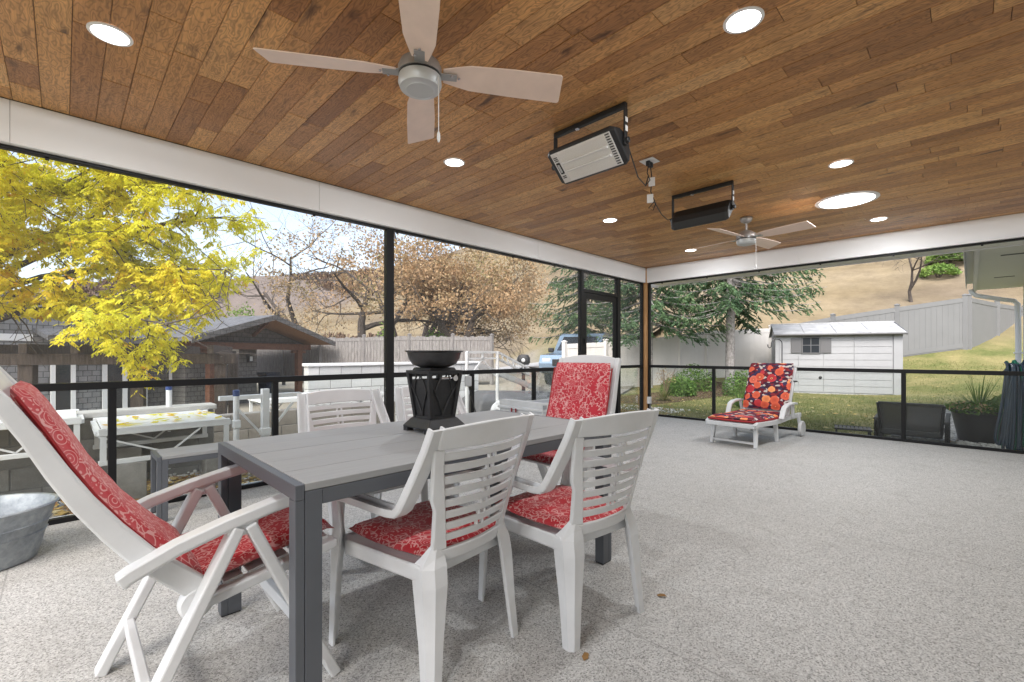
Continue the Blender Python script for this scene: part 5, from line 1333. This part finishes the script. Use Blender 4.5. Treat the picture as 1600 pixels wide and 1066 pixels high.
# hoses
hs2 = thing('hose_stand', 'dark metal hose stand just outside the railing at the right edge', 'stand', (4.68, .42, gz(4.68, .42)))
MB().tube([(0, 0, -.05), (0, 0, 1.12)], .02, 10).build('pole', 'dark_plastic', hs2, smooth=True)
MB().tube([(-.14, 0, 1.06), (-.1, 0, 1.12), (0, 0, 1.15), (.1, 0, 1.12), (.14, 0, 1.06)], .015, 8).build('hanger', 'dark_plastic', hs2, smooth=True)
rg = random.Random(5)
for hi in range(2):
    pts = []
    for k in range(9):
        x0 = -.16 + .036 * k + rg.uniform(-.01, .01); yy = -.05 - .035 * hi + rg.uniform(-.015, .015); top = 1.12 + rg.uniform(-.02, .05); bot = -.0 + rg.uniform(-.02, .16); ww = .05
        pts += [(x0 * .8, yy, top), (x0 * .8 + .02, yy - .03, top - .1), (x0 + ww * .7, yy, .6), (x0 * 1.3 + ww, yy, bot + .1), (x0 * 1.3 + ww * .6, yy, bot), (x0 * 1.3, yy, bot + .1), (x0, yy, .6), (x0 * .8 + .01, yy + .0, top - .1)]
    # smooth with Catmull-Rom
    P = [V(p) for p in pts]; sm = []
    for i in range(len(P) - 1):
        p0, p1, p2_, p3 = P[max(0, i - 1)], P[i], P[i + 1], P[min(len(P) - 1, i + 2)]
        for s in range(4):
            u = s / 4; sm.append(.5 * ((2 * p1) + (p2_ - p0) * u + (2 * p0 - 5 * p1 + 4 * p2_ - p3) * u * u + (3 * p1 - p0 - 3 * p2_ + p3) * u ** 3))
    o = MB().tube(sm, .014, 8).build('garden_hose', ['hose', 'hose_dark'][hi], smooth=True, loc=(4.68, .42, gz(4.68, .42) + .03))
    tag(o, ['dark green garden hose looped over the stand at the right edge', 'blue-black garden hose looped over the stand in front of the green one'][hi], 'hose')

# flower bed plants by the fence
rg = random.Random(31)
bedpl = [((-1.62, 4.0), .55, 'tufted ornamental grass with yellowing blades in the mulch bed', 0), ((-1.9, 5.6), .6, 'leafy bush in the mulch bed left of the spruce trunk', 1), ((-2.2, 7.2), .9, 'large green shrub in the bed beside the spruce trunk', 1), ((-.5, 6.8), .8, 'green shrub at the foot of the spruce trunk', 1),
         ((.35, 3.9), .55, 'iris clump with upright blades just behind the lounger', 0), ((-2.0, 4.8), .75, 'thin dry flower stalks by the pine corner post', 2), ((-2.5, 6.3), .5, 'low green clump beside the vinyl fence', 1)]
for (x, y), s, lab, kd in bedpl:
    t = thing('garden_plant', lab, 'plant', (x, y, gz(x, y)))
    mb = MB()
    if kd == 0: spikes(mb, (0, 0, 0), 110, s, rg, .014, (.2, 1.)); mb.build('blades', 'grass_blade' if s == .55 and x < 0 else 'leaf_green', t)
    elif kd == 1:
        leafy(mb, (0, 0, .02), 1500, s * .75, s, rg, .05, (0., .75)); mb.build('foliage', 'leaf_green', t)
        MB().tube([(0, 0, -.05), (.03, 0, s * .6)], .012, 6).build('stem', 'bark', t)
    else:
        for i in range(26):
            a, r = rg.uniform(0, 6.28), rg.uniform(.05, .3); mb.tube([(0, 0, 0), (r * .5 * math.cos(a), r * .5 * math.sin(a), s * .6), (r * math.cos(a), r * math.sin(a), s * rg.uniform(.8, 1.2))], .004, 4, tone=(.9, .9, .9))
        mb.build('stalks', 'mulch', t); mb = MB(); leafy(mb, (0, 0, s * .6), 160, .3, s * .6, rg, .03, (.3, .8)); mb.build('seed_heads', 'leaf_brown', t)

# ================================================================== VEHICLE
def suv():
    x, y = cw(3.0, 18.6); t = thing('parked_vehicle', 'light blue SUV parked behind the end of the vinyl fence', 'vehicle', (x, y, gz(x, y)), math.atan2(-14.6, 10.9) - R(16)); t.scale = (1.1, 1.1, 1.12)
    # local +x = front; length 4.7, width 1.9
    side = [(2.3, .45), (2.35, .75), (2.2, 1.02), (1.25, 1.12), (.55, 1.70), (.2, 1.80), (-1.6, 1.82), (-2.15, 1.55), (-2.3, 1.05), (-2.32, .5)]
    def ring(yk, inset):
        return [(x_, yk * (.95 - (inset if z > 1.1 else 0) - (.02 if z < .6 else 0)), z) for x_, z in side]
    MB().loft([ring(-1, .16), ring(-.96, .1), ring(.96, .1), ring(1, .16)]).build('body', 'car', t, smooth=True, bevel=.04)
    MB().loft([[(1.16, -.70, 1.17), (1.16, .70, 1.17), (.60, .62, 1.66), (.60, -.62, 1.66)], [(1.19, -.70, 1.18), (1.19, .70, 1.18), (.63, .62, 1.67), (.63, -.62, 1.67)]]).build('windscreen', 'dark_glass', t)
    for s in (-1, 1):
        MB().prism([(.85, s * .87, 1.16), (.42, s * .81, 1.62), (-.5, s * .81, 1.64), (-.5, s * .87, 1.16)], (0, s * .012, 0)).build('side_window', 'dark_glass', t)
        MB().prism([(-.58, s * .87, 1.16), (-.58, s * .81, 1.64), (-1.6, s * .81, 1.62), (-1.85, s * .87, 1.16)], (0, s * .012, 0)).build('side_window', 'dark_glass', t)
        MB().box((.8, s * 1.06, 1.2), (.12, .2, .16)).build('mirror', 'dark_plastic', t, bevel=.03)
        MB().box((2.25, s * .7, .85), (.14, .3, .14)).build('headlight', 'nickel_pale', t, bevel=.03)
        for xx in (1.45, -1.45):
            o = MB().lathe([(.05, -.1), (.30, -.11), (.36, -.09), (.36, .09), (.30, .11), (.05, .1)], 28).build('wheel', 'rubber', t, smooth=True)
            o.matrix_local = Matrix.Translation((xx, s * .86, .36)) @ Matrix.Rotation(R(90), 4, 'X')
            MB().lathe([(.02, -.115), (.2, -.118), (.22, -.11)], 20).build('rim', 'nickel', o)
    MB().box((2.33, 0, .78), (.06, .95, .22)).build('grille', 'dark_plastic', t, bevel=.02)
    MB().box((2.34, 0, .52), (.08, 1.7, .2)).build('bumper', 'dark_plastic', t, bevel=.04)
suv()
# ================================================================== TREES
def leaf_mesh(name, c, d, k, ln, wd, tone, mat, parent):
    """rhombus leaves from arrays: centres c, axis d, side k (n,3), lengths, widths, tones"""
    c, d, k = np.asarray(c), np.asarray(d), np.asarray(k); n = len(c)
    ln = np.asarray(ln)[:, None]; wd = np.asarray(wd)[:, None]
    P = np.stack([c - d * ln * .5, c + k * wd * .5 - d * ln * .08, c + d * ln * .5, c - k * wd * .5 - d * ln * .08], 1).reshape(-1, 3)
    me = bpy.data.meshes.new(name); me.vertices.add(4 * n); me.vertices.foreach_set('co', P.astype(np.float32).ravel())
    me.loops.add(4 * n); me.loops.foreach_set('vertex_index', np.arange(4 * n, dtype=np.int32)); me.polygons.add(n)
    me.polygons.foreach_set('loop_start', np.arange(0, 4 * n, 4, dtype=np.int32)); me.update(calc_edges=True)
    at = me.color_attributes.new('tone', 'FLOAT_COLOR', 'POINT'); t = np.repeat(np.clip(tone, 0, 1), 4)
    at.data.foreach_set('color', np.stack([t, t, t, np.ones_like(t)], 1).astype(np.float32).ravel())
    return link(name, me, mat, parent)
def unit(a): return a / np.maximum(1e-6, np.linalg.norm(a, axis=1, keepdims=True))

class Tree:
    def __init__(s, seed): s.rg = random.Random(seed); s.mb = MB(); s.tw = []
    def branch(s, p, d, L, r, lev, maxlev, up=.12, wob=.22, kids=(3, 5), ratio=.62, sides=None):
        rg = s.rg; p = V(p); d = V(d).normalized(); n = 5 if lev < 2 else 4; pts = [p.copy()]; rad = [r]
        for i in range(n):
            d = (d + V((rg.gauss(0, wob), rg.gauss(0, wob), rg.gauss(0, wob * .7) + up))).normalized(); p = p + d * L / n; pts.append(p.copy()); rad.append(max(.004, r * (1 - .75 * (i + 1) / n)))
        s.mb.tube(pts, rad, 8 if lev == 0 else 6 if lev == 1 else 4)
        if lev >= maxlev - 1: s.tw.append(pts)
        if lev < maxlev:
            for k in range(rg.randint(*kids)):
                f = rg.uniform(.35, 1.) if lev else rg.uniform(.5, 1.); i = min(n - 1, int(f * n)); q = pts[i].lerp(pts[i + 1], f * n - i); dd = (pts[i + 1] - pts[i]).normalized()
                side = dd.orthogonal(); side.rotate(Matrix.Rotation(rg.uniform(0, 6.28), 3, dd)); nd = (dd * rg.uniform(.4, .9) + side * rg.uniform(.6, 1.)).normalized()
                s.branch(q, nd, L * ratio * rg.uniform(.75, 1.15), max(.006, rad[i] * .62), lev + 1, maxlev, up, wob, kids, ratio)
def scatter_leaves(tw, per, spread, ln, wd, rg, tone_fn, hang=0., keep=lambda p: True):
    c, tn = [], []
    for pts in tw:
        for i in range(per):
            f = rg.random() * (len(pts) - 1); j = int(f); p = V(pts[j]).lerp(V(pts[j + 1]), f - j)
            if not keep(p): continue
            q = p + V((rg.gauss(0, spread), rg.gauss(0, spread), rg.gauss(0, spread * .8) - hang * rg.random()))
            c.append(q); tn.append(tone_fn(q))
    n = len(c); R_ = np.random.RandomState(rg.randint(0, 9999))
    d = unit(R_.normal(size=(n, 3)) + np.array([0, 0, -1.2 * (hang > 0)])); k = unit(np.cross(d, R_.normal(size=(n, 3))))
    return np.array(c), d, k, ln * R_.uniform(.6, 1.25, n), wd * R_.uniform(.6, 1.25, n), np.array(tn)

# ---- yellow tree at the left
bx, by = cw(-8.9, 7.4); bz = gz(bx, by)
yt = thing('yellow_leaved_tree', 'tree with bright yellow autumn leaves hanging over the docks at the left', 'tree', (bx, by, bz))
T = Tree(12)
def loc_(X, Y, z): x, y = cw(X, Y); return V((x - bx, y - by, z - bz))
T.mb.tube([(0, 0, -.2), (.05, .05, 1.0), (.0, .1, 2.0), (-.05, .1, 3.0), (0, 0, 4.4), (.1, 0, 6.0)], [.2, .17, .15, .13, .09, .04], 10)
limbs = [((-.0, .1, 2.1), (-5.0, 6.6, 1.55)), ((0, .1, 2.4), (-4.6, 7.4, 2.5)), ((-.03, .1, 2.8), (-5.2, 7.9, 3.5)), ((-.05, .1, 3.2), (-5.2, 6.7, 4.4)), ((0, .05, 3.8), (-6.4, 6.2, 5.2)), ((0, .1, 2.3), (-7.2, 5.4, 2.2)),
         ((0, .1, 2.7), (-7.0, 5.8, 3.6)), ((0, 0, 4.2), (-7.6, 8.2, 6.2)), ((0, .1, 2.6), (-6.2, 9.2, 2.9)), ((0, .1, 3.0), (-10.8, 8.6, 4.0)), ((0, .1, 3.6), (-10.4, 6.0, 4.8)), ((0, 0, 4.4), (-8.6, 7.0, 7.0)), ((0, .1, 1.9), (-6.3, 6.6, 1.75)), ((0, .1, 2.2), (-5.7, 7.6, 1.9)), ((0, .1, 3.4), (-6.2, 7.4, 4.2)), ((0, .1, 3.0), (-6.6, 6.9, 3.1)), ((0, .1, 3.2), (-7.4, 6.6, 4.0)), ((0, .1, 2.9), (-5.9, 7.2, 3.0)), ((0, .1, 3.6), (-5.6, 7.3, 4.0)), ((0, .1, 2.4), (-7.6, 6.6, 2.6))]
for a, b in limbs:
    a = V(a); e = loc_(*b); L = (e - a).length; mid = (a + e) / 2 + V((T.rg.gauss(0, .15), T.rg.gauss(0, .15), .22 * L * .4))
    pts = [a, a.lerp(mid, .5) + V((0, 0, .08)), mid, mid.lerp(e, .5), e]; T.mb.tube(pts, [.055, .045, .034, .022, .008], 7)
    for f in (.45, .58, .7, .8, .9, .98):
        i = min(3, int(f * 4)); q = pts[i].lerp(pts[i + 1], f * 4 - i)
        for _ in range(2):
            dd = (e - a).normalized(); T.branch(q, (dd.x + T.rg.gauss(0, .7), dd.y + T.rg.gauss(0, .7), T.rg.gauss(.0, .45)), T.rg.uniform(.6, 1.15), .014, 2, 3, -.03, .2, (2, 3), .6)
T.mb.build('trunk', 'bark', yt, smooth=True)
rg = random.Random(77)
def compound(tw, per, rg):
    c, d, k, ln, wd, tn = [], [], [], [], [], []
    for pts in tw:
        for i in range(per):
            f = rg.random() * (len(pts) - 1); j = int(f); p = V(pts[j]).lerp(V(pts[j + 1]), f - j) + V((rg.gauss(0, .05), rg.gauss(0, .05), rg.gauss(0, .05)))
            a = rg.uniform(0, 6.28); rd = V((math.cos(a), math.sin(a), rg.uniform(-1.3, -.1))).normalized(); sd = rd.cross(V((0, 0, 1))).normalized(); nn = rd.cross(sd)
            if p.z + bz < 1.75 and (p - loc_(-5.3, 6.6, 1.6)).length > 1.15: continue
            wx, wy = p.x + bx - 4.256, p.y + by + 7.667
            if wx * .70338 + wy * .71081 > -5.0 + (p.z + bz - 1.4) * .35: continue
            base = .56 + .36 * noise.noise(p * .9) + rg.uniform(-.12, .12) + (.3 if rg.random() < .05 else 0)
            L = rg.uniform(.10, .17)
            for m in range(7):
                g = (m // 2 + 1) / 4; s = (1 if m % 2 else -1) if m < 6 else 0
                dr = (rd * (.75 if s else 1) + sd * s * .85 + V((0, 0, -.35))).normalized(); l = rg.uniform(.052, .085)
                c.append(p + rd * L * g + dr * l * .5); d.append(dr); kk = dr.cross(nn + V((rg.gauss(0, .4), rg.gauss(0, .4), 0))).normalized(); k.append(kk); ln.append(l); wd.append(l * .40); tn.append(base + rg.uniform(-.06, .06))
    return np.array(c), np.array(d), np.array(k), np.array(ln), np.array(wd), np.array(tn)
leaf_mesh('crown', *compound(T.tw, 21, rg), 'leaf_yellow', yt)

# ---- brown-leaved oaks beyond the board fence
def oak(label, X, Y, h, lean, seed, per, leafsize, rad, keepf=.75, kids=(3, 4), tshift=0., cb=2.6):
    x, y = cw(X, Y); z = gz(x, y); t = thing('autumn_tree', label, 'tree', (x, y, z - .05), 0, 'autumn trees beyond the board fence')
    T = Tree(seed); T.branch((0, 0, 0), (lean[0], lean[1], 1), h * .5, rad, 0, 4, .05, .16, kids, .72)
    T.branch((lean[0] * h * .12, lean[1] * h * .12, h * .12), (-lean[0] + .25, -lean[1] - .3, .9), h * .48, rad * .75, 0, 4, .05, .18, kids, .70)
    T.mb.build('trunk', 'bark', t, smooth=True)
    rg = random.Random(seed + 5); off = V((seed * 3.1, 0, 0))
    tone = lambda p: .5 + tshift + .45 * noise.noise(p * .35 + off) + rg.uniform(-.2, .2)
    keep = lambda p: p.z > cb and noise.noise(p * .45 + off * 2) > -keepf + .35
    leaf_mesh('crown', *scatter_leaves(T.tw, per, .26, leafsize, leafsize * .62, rg, tone, 0., keep), 'leaf_brown', t)
oak('nearly bare leaning tree with orange leaf clumps behind the timber porch', -7.3, 23.5, 11.5, (-.45, -.25), 3, 20, .14, .36, .33)
oak('orange-leaved tree leaning right just left of the tall black post', -6.6, 25, 11.0, (.35, .2), 8, 40, .16, .32, .44)
oak('brown-leaved oak spreading behind the fire column', -4.0, 24.5, 8.8, (.05, .25), 14, 44, .16, .36, .48, (3, 4), 0., 3.4)
oak('thick-trunked oak with tan leaves at the right end of the board fence', -2.9, 24.5, 7.8, (.12, .0), 21, 42, .16, .46, .46, (3, 4), .08, 3.3)
oak('dark-trunked oak deeper among the tan autumn trees', -5.4, 28.5, 9.5, (-.1, .1), 27, 30, .17, .36, .42)
oak('bare grey tree standing tallest behind the timber porch roof', -12.4, 27, 13., (-.1, .2), 33, 6, .14, .28, .1)
oak('grey bare tree on the hillside above the vinyl fence', 18.9, 21.5, 5.2, (-.05, -.1), 41, 3, .1, .075, .0, (3, 4))

def bush(name, label, X, Y, r, h, n, mat, seed, size=.12, tones=(0., 1.)):
    x, y = cw(X, Y); t = thing(name, label, 'bush', (x, y, gz(x, y))); rg = random.Random(seed); c, tn = [], []
    for i in range(n):
        a, e = rg.uniform(0, 6.28), math.asin(rg.uniform(-.1, 1)); q = (.55 + .45 * rg.random() ** .5) * (1 + .25 * noise.noise(V((math.cos(a) * 2, math.sin(a) * 2, e * 2 + seed)))); p = V((q * r * math.cos(a) * math.cos(e), q * r * math.sin(a) * math.cos(e), .15 * h + q * h * .85 * max(0., math.sin(e))))
        c.append(p); tn.append(lerp(tones[0], tones[1], .5 + .5 * noise.noise(p * 1.5) + rg.uniform(-.25, .25)))
    R_ = np.random.RandomState(seed); d = unit(R_.normal(size=(n, 3))); k = unit(np.cross(d, R_.normal(size=(n, 3))))
    leaf_mesh('foliage', np.array(c), d, k, size * R_.uniform(.6, 1.2, n), size * .6 * R_.uniform(.6, 1.2, n), np.array(tn), mat, t)
    st = MB()
    for i in range(5): a = i * 1.26; st.tube([(0, 0, -.1), (r * .25 * math.cos(a), r * .25 * math.sin(a), h * .4), (r * .5 * math.cos(a), r * .5 * math.sin(a), h * .75)], [.04, .03, .01], 5)
    st.build('stem', 'bark', t)
bush('leafy_bush', 'bright green bush peeking over the dark porch roof', -14.0, 23.5, 1.3, 4.3, 3500, 'leaf_green', 2, .16, (.5, 1.1))
bush('leafy_bush', 'green undergrowth between the oak trunks behind the board fence', -3.9, 23., .9, 2.6, 2200, 'leaf_green', 3, .12, (.2, .8))
bush('leafy_bush', 'yellow-green bush right of the leaning tree behind the board fence', -6.0, 21.8, .6, 3.2, 1200, 'leaf_green', 4, .12, (.6, 1.2))
bush('leafy_bush', 'green bush on the hillside left of the house gutter', 23.6, 24.5, 1.0, 1.5, 2200, 'leaf_green', 5, .2, (.3, 1.))
bush('leafy_bush', 'pale green bush on the hillside just above the vinyl fence post', 22.0, 23.4, .8, .7, 1200, 'leaf_green', 6, .15, (.5, 1.1))
bush('leafy_bush', 'green hosta-like plant at the foot of the downspout', 13.2, 11.4, .4, .5, 700, 'leaf_green', 7, .09, (.4, 1.))
# scrubby hillside brush
def brush(rg):
    a = rg.uniform(-1.25, .2); r = rg.uniform(50, 150); X, Y = r * math.sin(a), r * math.cos(a)
    if X > -14 or noise.noise(V((X * .03, Y * .03, 5))) < (-.05 if X < -25 and r > 85 else .22): return None
    return cw(X, Y)
def tuft(mb, x, y, z, rg, t):
    h = rg.uniform(.5, 1.7)
    for i in range(7):
        a = rg.uniform(0, 6.28); l = rg.uniform(.3, .9); c, d = math.cos(a) * l, math.sin(a) * l
        mb.add([(x + c * .2, y + d * .2, z - .4), (x + c - d * .25, y + d + c * .25, z + h * rg.uniform(.5, 1)), (x + c * .6, y + d * .6, z + h), (x + c + d * .25, y + d - c * .25, z + h * rg.uniform(.3, .8))], [(0, 1, 2, 3)], (t,) * 3)
o = scatter('hillside_scrub', 2600, brush, tuft, 'mulch', 17, (.5, 1.)); tag(o, 'leafless scrub dotted over the dry hillside', 'scrub')
# ---- spruces
def spruce(label, X, Y, H, Rm, z0, seed, trunk=.16, full=5.2, mat='needle'):
    x, y = cw(X, Y); t = thing('spruce_tree', label, 'tree', (x, y, gz(x, y)), 0, 'blue-green spruces by the vinyl fence'); rg = random.Random(seed)
    tm = MB(); tm.tube([(0, 0, -.2), (0.02, 0, H * .3), (0, 0, H)], [trunk, trunk * .8, .02], 10)
    C, D, Tn = [], [], []; z = z0
    while z < H - .3:
        n = 7 if z < full else 5
        fz = (z - z0) / (H - z0); L0 = Rm * (1 - fz) ** .85 * (1 if z > z0 + .6 else .8)
        for i in range(n):
            a = rg.uniform(0, 6.28); L = L0 * rg.uniform(.7, 1.12) + .15; zz = z + rg.uniform(-.15, .15); m = 9; pts = []
            dr = rg.uniform(.22, .42)
            for j in range(m + 1):
                f = j / m; pts.append(V((math.cos(a) * L * f, math.sin(a) * L * f, zz - dr * L * (f - .55 * f * f * f) * 1.1)))
            tm.tube(pts, [.028 * (1 - f / (m + 1)) + .004 for f in range(m + 1)], 4)
            dens = 1. if z < full else .35
            nt = int(L * 9 * dens) + 3
            for k in range(nt):
                f = .15 + .85 * rg.random(); j = min(m - 1, int(f * m)); p = pts[j].lerp(pts[j + 1], f * m - j); s = rg.choice((-1, 1)); tl = (.55 * (1 - f) + .22) * rg.uniform(.6, 1.1)
                sa = a + s * rg.uniform(.55, 1.1); sd = V((math.cos(sa), math.sin(sa), rg.uniform(-.75, -.15))).normalized()
                base = .38 + .3 * noise.noise(p * 1.3 + V((seed, 0, 0))) + (.25 * f)
                for q in range(max(3, int(tl * 42 * (1 if z < full else .5)))):
                    g = rg.random(); pp = p + sd * tl * g + V((0, 0, -.12 * g * g))
                    C.append(pp); D.append((sd + V((rg.gauss(0, .45), rg.gauss(0, .45), rg.gauss(-.1, .4)))).normalized()); Tn.append(base + rg.uniform(-.15, .15))
        z += .27 if z < full else .45
    tm.build('trunk', 'spruce_bark', t, smooth=True)
    n = len(C); R_ = np.random.RandomState(seed); D = np.array(D); k = unit(np.cross(D, R_.normal(size=(n, 3))))
    leaf_mesh('crown', np.array(C), D, k, .13 * R_.uniform(.7, 1.4, n), .034 * R_.uniform(.7, 1.3, n), np.array(Tn), mat, t)
spruce('spruce with bare speckled grey trunk between the fence corner and the shed', 7.2, 15.0, 10.5, 3.2, 2.8, 51, .16)
spruce('spruce behind the pine corner post with drooping branches', 4.9, 16.2, 9.5, 3.1, 2.3, 52, .13)
spruce('smaller spruce seen through the screen door', 3.1, 19.5, 9., 2.6, 2.3, 53, .13)
